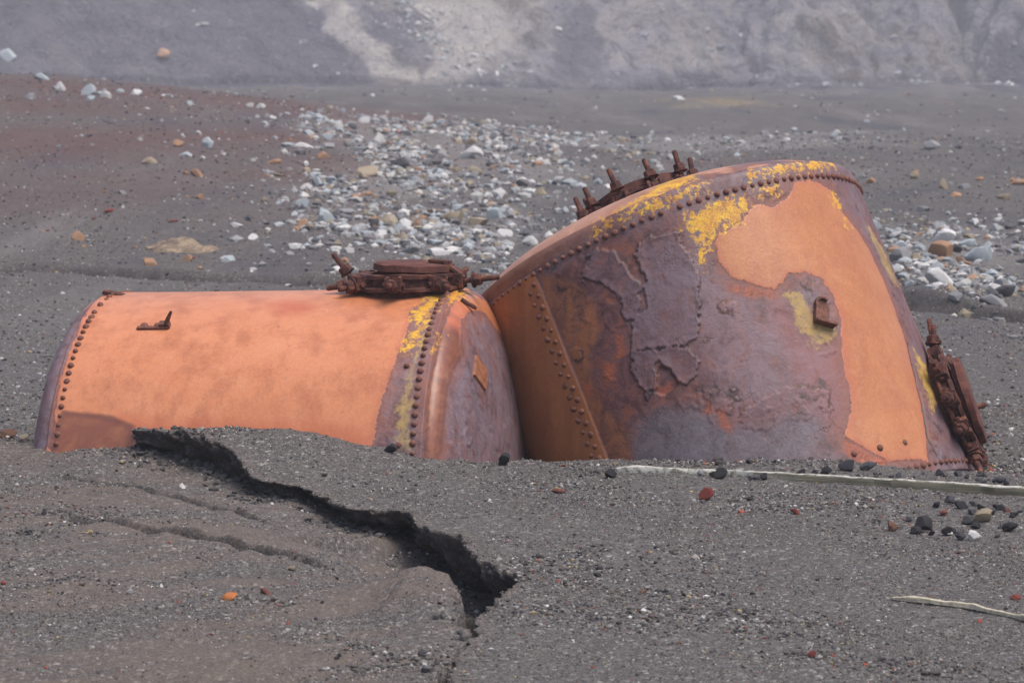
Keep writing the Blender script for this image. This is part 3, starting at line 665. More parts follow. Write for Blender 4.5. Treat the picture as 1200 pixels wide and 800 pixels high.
def land_full(x, y, warp=True):
    """x, y -> new x, y, z and the soil and painted shade masks"""
    x = np.asarray(x, float); y = np.asarray(y, float)
    z = z_smooth(x, y); X = x.copy(); Y = y.copy()
    P2 = np.stack([x, y, np.full_like(x, .37)], -1)
    near = (y > -7.5) & (y < 1.5) & (np.abs(x) < 5)
    brown = np.zeros_like(x); cutshade = np.zeros_like(x)
    if near.any():
        a, b = x[near], y[near]
        zu = z[near]; zl = z_lower(a, b) + z_back(a, b)
        d, H, Rc, nx, ny = scarp(a, b)
        k = np.exp(-(np.minimum(d, 0) / .38) ** 2)
        act = ss(.65, .2, b)
        zlo = zl * (1 - k) + (zu - H) * k; cut = np.zeros_like(a)
        Pn = P2[near]
        for pl, dp, w_, st in ((CUT_A, .050, .010, .007), (CUT_B, .060, .010, .009)):
            zlo = zlo + line_cut(a, b, pl, dp, w_, st); cut = np.minimum(cut, line_cut(a, b, pl, .9, .016, 0))
        zlo = zlo + .030 * fbm(np.stack([a * 1.0 + b * .5, b * 5.2 - a * 2.1, np.full_like(a, 4.)], -1), 4, .55, True) * ss(-6.5, -5, b) + .014 * fbm(np.stack([a * 1.1 + b * .5, b * 4.2 - a * 1.7, np.zeros_like(a)], -1), 4)   # shallow run-off terraces
        zlo = zlo + (.10 + .05 * fbm(Pn * 7 + 1, 4, .6)) * np.exp(-((a - LUMP[0]) / .17) ** 2 - ((b - LUMP[1]) / .42) ** 2)
        W = .13
        t = np.clip(d / W, 0, 1)
        strata = t + .10 * np.sin(t * 19 + 3 * pnoise(Pn * 4)) * t * (1 - t)
        zz = np.where(d <= 0, zlo, zlo + (zu - zlo) * np.clip(strata, 0, 1))
        wob = fbm(Pn * 17, 4, .6) * .035
        for pl, wd, dp in ((FISSURE, [.03, .085, .085, .065, .055, .052, .050, .042], [.22, .36, .34, .30, .26, .24, .22, .16]), (NICK, [.01, .045, .02], [.04, .14, .04])):
            fd, fp, _, _ = seg_dist(a, b, pl); kk = np.arange(len(pl)); w_ = np.interp(fp, kk, wd); fd = fd + wob * np.clip(w_ / .05, .3, 1)
            zz = zz - np.interp(fp, kk, dp) * ss(w_ * 1.05, w_ * .72, fd)
        z[near] = zz * act + np.maximum(zu, 0) * (1 - act)
        cutshade[near] = np.maximum(-cut * (d < 0) * act, ss(-.05, -.01, d) * ss(W + .02, W - .03, d) * np.clip(H / .06, 0, 1) * act * ss(-.55, .05, fbm(Pn * 11 + 2, 3)))  # where shade is painted: the cut face and the fine grooves
        if warp:
            rough = .5 + .9 * np.clip(fbm(Pn * 9 + 3, 3) + .4, 0, 1)
            rec = Rc * 1.45 * rough
            nd = np.where(d < 0, np.where(d > -.25, d + rec * (1 + d / .25), d),
                 np.where(d <= W, rec * (1 - t) ** 1.2, np.where(d < W + .5, d - W * (1 - (d - W) / .5), d)))
            sh = (nd - d) * act * np.clip(H / .03, 0, 1)
            jit = fbm(np.stack([a * 16, b * 16, t * 4.5], -1), 4, .6) * .030 * np.clip(4 * t * (1 - t) + .5 * t, 0, 1) * (d > 0) * (d < W + .08)
            sh = sh + jit * np.clip(H / .05, 0, 1) * act
            X[near] = a + nx * sh; Y[near] = b + ny * sh; z[near] += jit * .4 * (d < W)
        # damp brown silt lies bare on the lower level
        bn = fbm(np.stack([a * 1.0 + b * .6, b * 3.4 - a * 1.2, np.full_like(a, 8.)], -1), 4)
        bn = bn + .35 * fbm(np.stack([a * 4 + b * 2, b * 15 - a * 5, np.full_like(a, 3.)], -1), 3)
        brown[near] = np.clip(ss(-.30, .30, bn) * .8 * ss(.05, -.10, d) * ss(-6.5, -5, b) + ss(-.06, .0, d) * ss(.20, .10, d) * .6 * np.clip(H / .03, 0, 1), 0, 1) * act
    dd = np.clip((y + 12) / 12, .6, 14)
    amp = np.where(near, 1, np.minimum(dd, 6))
    z = z + np.where(near, .028 * fbm(P2 * 3.6 + 7, 3) * np.exp(-((y + .75) / .35) ** 2), 0)
    z = z + .011 * fbm(P2 * 2.3, 3) * np.minimum(amp, 3) + .006 * fbm(P2 * 8, 3) * np.minimum(amp, 2)
    z = z + np.where(np.abs(y + 3) < 6, .0035 * fbm(P2 * 34, 2), 0)
    mid = (y > -.5) & (y < 16)
    if mid.any(): z[mid] += .022 * fbm(np.stack([x[mid] * 1.6, y[mid] * 2.4, x[mid] * 0 + 1], -1), 4, .6)
    far = y > 5
    if far.any():
        pf = P2[far]
        z[far] += (.07 * fbm(np.stack([pf[:, 0] * .35, pf[:, 1] * .14, pf[:, 2]], -1), 4)) * ss(5, 20, y[far])
        z[far] += .05 * fbm(pf * 1.1, 3, .5, True) * ss(6, 16, y[far])
    lf = (y > 8) & (y < 60) & (x < 2)
    if lf.any():
        a, b = x[lf], y[lf]; q = b - 1.0 * a + 5 * fbm(np.stack([a * .15, b * .12, a * 0], -1), 4); z[lf] += .10 * (np.abs((q / 6.5) % 1 - .5) - .25) * ss(2, -2, a) * ss(8, 14, b) + .05 * fbm(np.stack([a * .9, b * .5, a * 0 + 3], -1), 4, .6, True)
    for pl, dp, w_, st in ((CUT_BACK, .20, .13, .10), (CUT_RIGHT, .10, .12, .09)):
        m = (y > 4) & (y < 15)
        if m.any():
            z[m] += line_cut(x[m], y[m], pl, dp, w_, st); cutshade[m] = np.maximum(cutshade[m], -line_cut(x[m], y[m] + .10, pl, 1.3, .17, 0))  # the same painted shade along the far ledges
    return X, Y, z, brown, cutshade

def soil_masks(x, y):
    d = y + 12
    P = np.stack([x * .22, y * .09, np.full_like(x, 2.)], -1)
    px = x / np.maximum(d, 3) * 55
    n = fbm(P, 4)
    n5 = fbm(np.stack([x * .12, y * .35, np.full_like(x, 6.)], -1), 4)
    red = ss(19, 36, d) * ss(64, 52, d) * ss(2.5, -5.0, px + n * 5) * np.clip(.70 + .5 * n + .6 * n5, 0, 1)
    red = np.maximum(red, ss(44, 48, d) * ss(60, 55, d) * ss(0, -2, px) * .9)
    red = np.maximum(red, .35 * ss(.1, .4, n) * ss(16, 24, d) * ss(90, 60, d))
    bd = y - 1.1 * x + 6 * fbm(np.stack([x * .12, y * .12, x * 0 + 9], -1), 3); bands = .5 + .5 * np.sin(bd * .62 + 2 * np.sin(bd * .21))
    red = red * (.45 + .75 * bands)
    pale = np.zeros_like(x)
    for zn in (SWATH_UPPER, SWATH_LOWER, BOULDERS, FARROW):
        s = signed(x, y, zn) + fbm(np.stack([x * .5, y * .3, np.full_like(x, 5.)], -1), 3) * 1.6
        pale = np.maximum(pale, ss(-.6, 1.0, s) * .55)
    yel = ss(5.0, 5.8, x + n * 2) * ss(11.5, 10, x) * np.exp(-((y - 76) / 8) ** 2) * ss(-.1, .25, n)
    return np.clip(red, 0, 1), pale, yel

def ground_z(x, y):
    return land_full(np.atleast_1d(np.asarray(x, float)), np.atleast_1d(np.asarray(y, float)), False)[2]

def terrain():
    ys = list(np.arange(-24, -6.2, .4)) + list(np.arange(-6.2, -.2, .0095))
    y = ys[-1]
    while y < 133: y += min(max(.011, .62 * (y + 12) ** 2 / 5355), 1.0); ys.append(y)
    nsplit = len(ys)
    while y < 172: y += .12; ys.append(y)
    while y < 236: y += .8; ys.append(y)
    ys = np.array(ys)
    s = list(np.linspace(-1.2, 1.2, 541)); st = s[1] - s[0]; e = []
    v = 1.2
    while v < 12: st *= 1.13; v += st; e.append(v)
    s = np.array([-q for q in e[::-1]] + s + e)
    w = .2 * np.maximum(ys + 12, 5.5)
    X = (w[:, None] * s[None, :]); Y = np.repeat(ys[:, None], len(s), 1)
    R, Cn = X.shape
    x, y_, z, brown, cutshade = land_full(X.ravel(), Y.ravel())
    red, pale, yel = soil_masks(X.ravel(), Y.ravel())
    idx = np.arange(R * Cn).reshape(R, Cn)
    F = np.stack([idx[:-1, :-1], idx[:-1, 1:], idx[1:, 1:], idx[1:, :-1]], -1)
    V = np.stack([x, y_, z], -1)
    ng = nsplit * Cn
    o = mesh_np('ground', V[:ng], F[:nsplit - 1].reshape(-1, 4), M_GROUND, None, dict(brown=brown[:ng], cutshade=cutshade[:ng], red=red[:ng], pale=pale[:ng], yellow=yel[:ng], back=ss(1, 10, Y.ravel()[:ng])))
    tag(o, kind='structure')
    a = (nsplit - 1) * Cn
    Vh = V[a:]; xh, yh, zh = Vh[:, 0], Vh[:, 1], Vh[:, 2]
    P = Vh * .12
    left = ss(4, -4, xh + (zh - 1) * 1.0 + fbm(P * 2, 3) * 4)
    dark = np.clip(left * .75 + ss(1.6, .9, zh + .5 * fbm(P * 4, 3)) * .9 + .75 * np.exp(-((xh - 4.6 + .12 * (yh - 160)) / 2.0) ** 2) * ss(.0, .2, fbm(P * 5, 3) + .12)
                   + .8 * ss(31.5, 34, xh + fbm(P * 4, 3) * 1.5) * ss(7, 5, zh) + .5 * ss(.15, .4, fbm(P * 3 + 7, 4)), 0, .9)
    palem = np.clip(np.exp(-((xh + 4.5 - .9 * (zh - 3)) / 3.6) ** 2) * ss(1.2, 2.5, zh) + .7 * np.exp(-((xh - 31) / .8) ** 2) * ss(1, 2, zh) + .5 * ss(.1, .4, fbm(P * 2 + 3, 3)), 0, 1)
    hn = fbm(P * 3.0 + 40, 5, .6) * 1.5
    def zone_(px_list): return signed(xh + hn, zh + hn * .6, [((a_ - 600) * .0572, 1.75 + (99 - b_) * .0572) for a_, b_ in px_list])
    pale_z = np.maximum(zone_([(365, -20), (400, -20), (440, 40), (500, 90), (575, 130), (535, 132), (465, 98), (405, 50)]), zone_([(470, -20), (640, -20), (640, 20), (590, 60), (545, 98), (505, 104), (522, 60), (500, 20)]))
    pale_z = np.maximum(pale_z, zone_([(1128, 40), (1150, 60), (1148, 112), (1132, 112), (1138, 70)]))
    dark_z = np.maximum(np.maximum(zone_([(440, 15), (500, 25), (520, 70), (500, 100), (460, 70)]), zone_([(648, 40), (690, -10), (704, 50), (694, 96), (650, 92)])), zone_([(1150, 60), (1172, 40), (1200, 20), (1300, 30), (1300, 118), (1152, 116)]))
    dark_z = np.maximum(dark_z, zone_([(-200, -60), (345, -60), (400, 40), (470, 100), (540, 135), (-200, 140)]) - .5)
    brown_z = np.maximum(zone_([(930, 10), (1060, 20), (1120, 60), (1100, 110), (960, 100)]), zone_([(560, -20), (650, -20), (640, 60), (600, 50)]))
    palem = np.clip(palem * .25 + ss(-.25, .25, pale_z), 0, 1)
    dark = np.clip(dark * .25 + ss(-.3, .3, dark_z) * .9, 0, .9); dark = np.where(ss(-.3, .5, pale_z) > .5, dark * .3, dark)
    ochre = np.clip(ss(-.4, .6, brown_z), 0, 1)
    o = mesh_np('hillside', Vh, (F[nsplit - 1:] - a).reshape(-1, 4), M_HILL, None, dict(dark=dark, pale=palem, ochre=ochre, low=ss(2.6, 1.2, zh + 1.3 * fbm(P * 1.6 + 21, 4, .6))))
    tag(o, kind='structure')
terrain()

# ------------------------------------------------------------------ the two tanks
def areas(T, defs, S, PH, P, names, warp, fine, seed=0.0):
    """largest signed distance to any of the named outlines, its edge roughened (metres on the plate)"""
    n = fbm(P * 5.5 + seed, 4, .6) * warp + fbm(P * 38 + seed, 3, .6) * fine
    out = np.full(S.shape, -.4)
    for nm in names:
        pl = [(a, b * T.R) for a, b in defs[nm]]
        out = np.maximum(out, signed(S, PH * T.R, pl))
    return out + n

def build_tank(T, defs, which, root):
    ph = np.concatenate([np.arange(-math.pi, -1.9, .05), np.arange(-1.9, 1.25, .0058), np.arange(1.25, math.pi, .05)])
    def grid(s):
        S, PH = np.meshgrid(s, ph, indexing='ij'); return S, PH
    def make(name, s, base_off, rim=None):
        S, PH = grid(s); sh = S.shape; S = S.ravel(); PH = PH.ravel()
        P0, nr = T.point(S, PH)
        A = {}
        z = lambda: np.full(S.shape, -.4)
        f = lambda names, w=.012, fi=.004, sd_=0.: areas(T, defs, S, PH, P0, names, w, fi, sd_)
        for nm in ('paint', 'rust', 'brownzone', 'lichen', 'lichenpale', 'ember', 'stain', 'redder', 'darklow', 'crack', 'flakeedge', 'maroon', 'lilac', 'pinkred'): A[nm] = z()
        A['golden'] = np.full(S.shape, 0.0 if which == 'long' else 1.0); A['capbrown'] = np.zeros(S.shape)
        off = np.full(S.shape, float(base_off)); fl = np.zeros(S.shape)
        if which == 'long':
            A['paint'] = np.full(S.shape, .3)
            bare = f(['bare', 'leftdome'], .014, .007)
            A['paint'] = np.minimum(A['paint'], -bare)
            dome = ss(T.L + .03, T.L + .05, S)
            od = f(['domeorange'], .010, .007, 3.)
            A['paint'] = np.where(S > T.L + .045, od, A['paint'])
            A['paint'] = np.where(S < -.045, np.minimum(A['paint'], -.75 - PH + .15 * fbm(P0 * 4, 3)), A['paint'])
            A['lichen'] = f(['lichen1', 'lichen2', 'lichen3'], .012, .006, 5.)
            A['lichenpale'] = np.where(S > 1, f(['bare'], .05, .01, 8.) - .09, f(['leftdome'], .05, .01, 8.) - .12)
            A['stain'] = f(['stain'], .02, .004, 7.)
            A['redder'] = f(['redpatch', 'fringe'], .03, .004, 2.)
            A['redder'] = np.where(S > T.L + .045, np.maximum(A['redder'], (PH + .75) * .25), A['redder'])
            A['stain'] = np.where(S > T.L + .045, np.maximum(A['stain'], np.minimum((PH + .50 + .5 * fbm(P0 * 4, 3)) * .10, A['paint'] + .03)), A['stain'])
            fl += .004 * ss(-.002, .003, fbm(P0 * 4 + 3, 4) * .03 - .004) * (A['paint'] < 0)
            # torn blister near the foot of the near end
            fl += .006 * ss(-.004, .004, .05 - np.hypot((S - 1.93) * 1.3, (PH - .02) * .9) + fbm(P0 * 14, 3) * .02) * (S > T.L)
        else:
            A['paint'] = f(['orange'], .018, .007)
            A['paint'] = np.maximum(A['paint'], np.minimum(-1.47 - PH + .10 * fbm(P0 * 6, 4), np.minimum(S - .06, 1.02 - S)) * .8)  # strip at the right outline: rim highlight put in as orange colour
            A['lichen'] = f(['lichenA', 'lichenB', 'lichenC', 'lichenD', 'lichenE', 'lichenF', 'lichenG'], .016, .006, 5.) - .004
            A['lichenpale'] = f(['lugyellow', 'lichenH', 'lichenG'], .012, .004, 4.)
            A['brownzone'] = f(['brown'], .0, .0)
            A['brownzone'] = np.where(S < -.02, -.4, A['brownzone'])
            A['capbrown'] = np.where(S < -.02, ss(.0, .75, PH + .35 * fbm(P0 * 3, 3)) * .5, 0)
            A['capbrown'] = np.where(S < -.0851, np.maximum(ss(-.6, .4, PH + .5 * fbm(P0 * 3, 3)), ss(-.1, .25, fbm(P0 * 5, 3))), A['capbrown'])
            A['rust'] = np.where(A['brownzone'] > 0, -.4, f(['rust'], .03, .008))
            A['ember'] = f(['ember1', 'ember2', 'ember3', 'ember4', 'ember5', 'ember6', 'ember7', 'ember8'], .015, .008)
            A['redder'] = f(['redrim', 'ember8'], .03, .006)
            A['maroon'] = f(['maroon', 'maroon2'], .07, .012, 1.); A['lilac'] = f(['lilac'], .07, .012, 2.); A['pinkred'] = f(['pinkred'], .06, .012, 3.)
            A['darklow'] = f(['darklow', 'bluelow'], .04, .006)
            A['crack'] = .004 - np.abs(seg_dist(S + fbm(P0 * 9, 3) * .014, PH * T.R + fbm(P0 * 9 + 5, 3) * .014, [(a, b * T.R) for a, b in defs['crackstrip']])[0])
            # scale lifting off in sheets of different thickness
            fe = np.full(S.shape, -.4)
            for nm, hgt, sd_ in (('flake1', .0045, 1.), ('flake2', .0055, 2.), ('flake3', .004, 3.)):
                q = f([nm], .075, .024, sd_); fl = np.maximum(fl, (hgt + .006 * np.exp(-np.maximum(q, 0) / .02)) * ss(-.002, .002, q)); fe = np.maximum(fe, q)
            free = (A['paint'] < -.02) & (A['brownzone'] < -.02) & (S > .03) & (S < T.L - .06) & (A['darklow'] < .02)
            gen = fbm(P0 * 2.6 + 11, 6, .60)
            for th, hg in ((.10, .0020), (.26, .0020)):
                q = (gen - th) * .16 + fbm(P0 * 30 + th * 50, 3, .6) * .006
                fl = np.where(free, np.maximum(fl, (hg * (1 if th < .2 else 2) + .0012 * np.exp(-np.maximum(q, 0) / .012)) * ss(-.0015, .0015, q)), fl)
                fe = np.where(free & (fbm(P0 * 5 + 2, 3) > .10), np.maximum(fe, np.where(q < .004, q, -.4)), fe)
            qh = f(['hole'], .020, .010)
            fl = np.where(free, fl - .010 * ss(-.003, .003, qh), fl)
            fe = np.where((fe > -.02) & (fe < .01), fe, -.4); fe = np.maximum(fe, np.where(qh < .012, qh, -.4))
            A['flakeedge'] = np.where(free, fe, -.4)
            off += np.where((PH > .5) & (S > -.02) & (S < T.L), .0055 * ss(-.002, .002, A['brownzone']), 0)   # lap of the plates
        # paint film has body; the bare plate is eaten away
        off += np.where(A['paint'] > -.3, .0012 * ss(-.004, .004, A['paint']), 0)
        off += fl * ss(-1.7, -1.4, PH) * ss(1.2, 1.0, PH) + np.maximum(0, A['lichen'] + .02) * 0
        off -= .006 * ss(-.006, 0, A['crack'])
        off += .0014 * fbm(P0 * 22, 4, .65) * (A['paint'] < 0) + .0045 * fbm(P0 * 1.7, 2)
        A['flake'] = fl
        P, _ = T.point(S, PH, off)
        n0, n1 = sh
        idx = np.arange(n0 * n1).reshape(sh)
        j2 = np.roll(idx, -1, 1)
        F = np.stack([idx[:-1], idx[1:], j2[1:], j2[:-1]], -1).reshape(-1, 4)
        if rim:      # turn the open edges inwards so the plate shows its thickness
            for row, d in rim:
                base = len(P); Pi, _ = T.point(S[idx[row]], PH[idx[row]], off[idx[row]] - .022)
                P = np.concatenate([P, Pi]); r1 = idx[row]; r2 = base + np.arange(n1)
                for k_ in A: A[k_] = np.concatenate([A[k_], A[k_][idx[row]]])
                q = np.stack([r1, np.roll(r1, -1), np.roll(r2, -1), r2], -1)
                F = np.concatenate([F, q if d > 0 else q[:, ::-1]])
        return mesh_np(name, P, F, M_TANK, root, A)
    L = T.L
    step = .0062
    e0 = .045 if which == 'long' else .085
    make('shell', np.arange(-e0, L + .0451, step), .006, rim=[(0, 1), (-1, -1)])
    make('domed_end', np.concatenate([np.arange(-T.smax - T.sk, -e0 + .015, step), [-e0 + .015]]), -.004 if which == 'long' else -.014)
    make('domed_end', np.arange(L + .030, L + T.sk + T.smax, step), -.004)

def root_of(T, name, z, *a):
    m = T.C + T.a * T.L / 2
    return empty(name, (m[0], m[1], z), *a)
LR = root_of(LT, 'riveted_tank', -1.1, 'long orange riveted iron tank lying on its side, half buried in black sand', 'tank')
RR = root_of(RT, 'riveted_tank', -1.0, 'tall leaning riveted iron tank with purple flaking rust and a big orange patch', 'tank')
build_tank(LT, LT_AREAS, 'long', LR)
build_tank(RT, RT_AREAS, 'tall', RR)

# ------------------------------------------------------------------ rivets
def rivet_mesh():
    mb = MB(); r = .0142
    mb.lathe(np.eye(4), [(-.004, r * 1.05), (.003, r), (.008, r * .82), (.0115, r * .5), (.013, .0005)], 10)
    o = mb.build('rivet', M_RIVET, None, True); me = o.data; bpy.data.objects.remove(o); return me
RIV = rivet_mesh()
CAMP = np.array((0, -12, 1.75))
def place_rivets(T, root, spots):
    P, N = T.point(np.array([s[0] for s in spots]), np.array([s[1] for s in spots]), np.array([.0075 if len(s) < 3 else s[2] for s in spots]))
    gz = ground_z(P[:, 0], P[:, 1])
    v = CAMP - P; v /= np.linalg.norm(v, axis=1)[:, None]
    face = (v * N).sum(1)
    vis = (face > -.12) & ((P[:, 2] > gz - .01) | (P[:, 1] > .4))
    order = [i for i in np.argsort(-face) if vis[i]]
    own = set(order[:100])
    rest = MB()
    base = np.array([v_.co[:] for v_ in RIV.vertices]); fc = [list(p.vertices) for p in RIV.polygons]
    for i in range(len(spots)):
        if not (vis[i] or face[i] <= -.12): continue
        if random.random() < .03: continue
        s = random.uniform(.74, 1.14); h = random.uniform(.55, 1.15)
        M = frame_at(P[i], N[i] + RS.normal(size=3) * .05)
        if i in own:
            o = bpy.data.objects.new('rivet', RIV); COL.objects.link(o); o.parent = root
            Mm = Matrix(M.tolist()); Mm.translation = Vector(P[i]) - Vector(root.location)
            o.matrix_local = Mm @ Matrix.Diagonal((s, s, h, 1))
        elif P[i, 2] > 0:
            rest.add(xf(M, base * np.array([s, s, h])), fc)
    if rest.n:
        o = rest.build('rivet', M_RIVET, root, True); o['kind'] = 'stuff'
pitch = .0438
ringphi = np.arange(-math.pi, math.pi, pitch / LT.R)
place_rivets(LT, LR, [(s, p) for s in (0.0, LT.L) for p in ringphi] + [(1.549, -.245), (1.554, .15)])
seam = [(.045 + .0578 * k, .650, .013) for k in range(18)] + [(.074 + .0578 * k, .687, .013) for k in range(17)]
odd = [(1.320, -.457), (1.325, -.596), (1.328, -.747), (1.322, -.309)]
place_rivets(RT, RR, [(0.0, p) for p in ringphi] + seam + odd + [(RT.L, p) for p in ringphi if -1.75 < p < -.6 or p < -2.2])

# ------------------------------------------------------------------ manholes
def swing_bolt(M, root, frame, length=.15, nut=.035, r=.013, eye=True):
    """M: z along the bolt from its hinge"""
    mb = MB()
    if eye: mb.lathe(loc4(M, (0, 0, 0), rx=math.pi / 2), [(-.018, .008), (-.018, .026), (.018, .026), (.018, .008)], 12)
    mb.lathe(M, [(0, r * .9), (length * .5, r * 1.05), (length * .96, r), (length, r * .7), (length, .0005)], 10)
    zn = length * .42 - .01
    mb.lathe(loc4(M, (0, 0, zn), rz=random.random()), [(0, .001), (0, .030), (.005, .031), (.030, .029), (.034, .024), (.034, .001)], 6)
    mb.lathe(loc4(M, (0, 0, zn - .007)), [(0, .001), (0, .038), (.006, .038), (.006, .001)], 14)
    o = mb.build('swing_bolt', M_IRON, frame, True); return o

def roughen(mb, amp, freq=18):
    V = np.concatenate(mb.V); n = np.stack([fbm(V * freq + k * 7, 3) for k in range(3)], -1)
    mb.V = [V + n * amp]

def manhole(root, P, N, xdir, ring_r, ring_h, lid_r, lid_gap, bolts, lid_t=.03, deep=.12, lid_tilt=(0, 0), lid_off=(0, 0)):
    M = frame_at(P, N, xdir)
    mb = MB(); rr = ring_r
    mb.lathe(M, [(-deep, rr), (0, rr), (.010, rr + .035), (.024, rr + .035), (.028, rr + .004), (ring_h - .022, rr), (ring_h - .018, rr + .016), (ring_h, rr + .014), (ring_h, rr - .05), (-deep, rr - .05)], 56)
    for az, *_ in bolts:     # pairs of lug plates that carry each bolt
        for sgn in (-1, 1):
            q = loc4(M, (0, 0, 0), rz=az)
            mb.box(loc4(q, (rr + .022, sgn * .030, ring_h * .5 + .006)), .065, .017, ring_h * .78, .3)
        mb.lathe(loc4(q, (rr + .030, 0, ring_h * .5), rx=math.pi / 2), [(-.05, .001), (-.05, .012), (.05, .012), (.05, .001)], 10)
    roughen(mb, .010, 15)
    fr = mb.build('manhole_frame', M_IRON, root, True)
    ROOT_OF[fr.name] = tuple(root.location)
    mb = MB(); lm = loc4(M, (lid_off[0], lid_off[1], ring_h + lid_gap), rx=lid_tilt[0], ry=lid_tilt[1])
    mb.lathe(lm, [(-.02, .001), (-.02, lid_r * .86), (0, lid_r * .9), (.002, lid_r), (lid_t, lid_r - .003), (lid_t + .005, lid_r * .93), (lid_t + .009, lid_r * .5), (lid_t + .010, .001)], 48)
    roughen(mb, .007, 11)
    mb.build('manhole_lid', M_LID, fr, True)
    for az, tilt, length, side in bolts:
        q = loc4(M, (0, 0, 0), rz=az)
        q = loc4(q, (rr + .030, 0, ring_h * .5), rx=side, ry=tilt)
        swing_bolt(q, root, fr, length)
    return fr

# on top of the long tank
P, N = LT.point(np.array(1.405), np.array(-1.035), np.array(0.0))
A_ = LT.a
D = math.radians
fm = manhole(LR, P, N, A_, .225, .085, .19, .012,
        [(D(178), D(-38) * -1, .17, 0), (D(205), D(98), .13, .25), (D(-92), D(88), .10, 0), (D(-8), D(84), .19, -.05), (D(55), D(70), .12, .1), (D(100), D(60), .12, 0), (D(140), D(75), .13, 0), (D(-140), D(100), .10, 0), (D(-45), D(97), .10, .1)],
        deep=.14, lid_tilt=(D(1), D(2.5)), lid_off=(.03, 0))
mb = MB(); q = frame_at(P, N, A_); mb.box(loc4(q, (.225, -.03, .10), ry=D(38)), .13, .07, .014, .3); mb.box(loc4(q, (.16, -.03, .137), ry=D(6)), .10, .07, .014, .3); roughen(mb, .006)
hs = mb.build('hinge_strap', M_IRON, fm)
# on the crown of the tall tank
P, N = RT.C - RT.a * (RT.h + RT.sk), -RT.a
manhole(RR, P - N * .012, N, RT.e2, .25, .058, .245, .006,
        [(D(a), D(t), ln, 0) for a, t, ln in ((0, 4, .17), (36, 3, .15), (72, 8, .16), (108, -3, .15), (144, 6, .16), (180, 10, .15), (216, 3, .16), (252, 0, .17), (288, 5, .17), (324, 8, .20))],
        lid_t=.034, deep=.09)
# on the right flank of the tall tank
P, N = RT.point(np.array(1.165), np.array(-1.40), np.array(0.0))
manhole(RR, P, N, RT.a, .245, .075, .215, .014,
        [(D(168), D(80), .19, .0), (D(192), D(66), .13, .2), (D(140), D(60), .10, .0), (D(-120), D(95), .09, 0), (D(-90), D(96), .09, 0), (D(-60), D(98), .10, .2), (D(-28), D(90), .17, .25), (D(0), D(98), .22, 0), (D(20), D(84), .18, -.2), (D(90), D(10), .12, 0)],
        deep=.16, lid_tilt=(D(-2), D(4)))

# ------------------------------------------------------------------ small fittings
def at(T, s, p, off=0.0, xdir=None):
    P, N = T.point(np.array(float(s)), np.array(float(p)), np.array(float(off)))
    return frame_at(P, N, T.a if xdir is None else xdir)
# little bracket on the flank of the long tank, with two bolt heads and a bent pin
M = at(LT, .325, -.523)
mb = MB(); mb.box(loc4(M, (0, -.012, .008)), .15, .018, .020); mb.box(loc4(M, (.055, 0, .02), ry=D(-4)), .05, .03, .03)
br = mb.build('bracket', M_RIVET, LR); ROOT_OF[br.name] = tuple(LR.location)
for dx in (-.045, .02):
    mb = MB(); mb.lathe(loc4(M, (dx, .006, .006)), [(0, .02), (.012, .018), (.018, .008), (.018, .0005)], 8); mb.build('bolt_head', M_RIVET, br, True)
mb = MB(); mb.lathe(loc4(M, (.055, -.012, .015), rx=D(-15), ry=D(30)), [(0, .009), (.05, .010), (.085, .006), (.085, .0005)], 8); mb.build('pin', M_IRON, br, True)
# diamond plate on the near end
M = at(LT, 1.951, -.469)
mb = MB(); V = [(-.090, 0, 0), (0, -.085, 0), (.090, 0, 0), (0, .085, 0)]
V = V + [(x * .92, y * .92, .011) for x, y, z in V]
Mz = frame_at(M[:3, 3], M[:3, 2], np.cross((0, 0, 1), M[:3, 2]))
Mz[:3, 3] -= Mz[:3, 2] * .004
mb.add(xf(Mz, V), [(4, 5, 6, 7), (0, 1, 5, 4), (1, 2, 6, 5), (2, 3, 7, 6), (3, 0, 4, 7)])
k_ = mat_rust('diamond_plate_rust', (.13, .05, .035), (.27, .10, .05), (.36, .15, .08), 25)
mb.build('diamond_plate', k_, LR)
# tab and stub rod on the rims
M = at(LT, -.02, -.955, 0); mb = MB(); mb.box(loc4(M, (.02, 0, .012), ry=D(12)), .10, .05, .016); roughen(mb, .006); mb.build('cleat', M_IRON, LR)
M = at(LT, LT.L + .12, -.82, .01); mb = MB(); mb.lathe(loc4(M, (0, 0, 0), ry=D(75)), [(-.04, .010), (.03, .010), (.042, .007), (.042, .0005)], 8); mb.build('stub_rod', M_IRON, LR, True)
M = at(LT, LT.L + .36, -.40 + 1.0, .0)
# staple lug on the tall tank
M = at(RT, .662, -.576)
Mz = frame_at(M[:3, 3], M[:3, 2], np.array((1, 0, -.1)))
mb = MB(); mb.box(loc4(Mz, (0, -.01, .006)), .075, .09, .014, .3)
mb.lathe(loc4(Mz, (0, .035, -.001)), [(0, .038), (.012, .037), (.014, .03), (.014, .001)], 20)
mb.box(loc4(Mz, (.012, -.052, .026)), .105, .014, .046, .3)
mb.box(loc4(Mz, (-.036, -.008, .018)), .012, .085, .030, .3)
a_ = np.linspace(math.pi, math.pi * .35, 8)
for t0, t1 in zip(a_[:-1], a_[1:]):
    tm = (t0 + t1) / 2; mb.box(loc4(Mz, (.037 * math.cos(tm), .035 + .037 * math.sin(tm), .016), rz=tm), .012, .019, .024, .2)
roughen(mb, .003); mb.build('staple_lug', M_RIVET, RR)

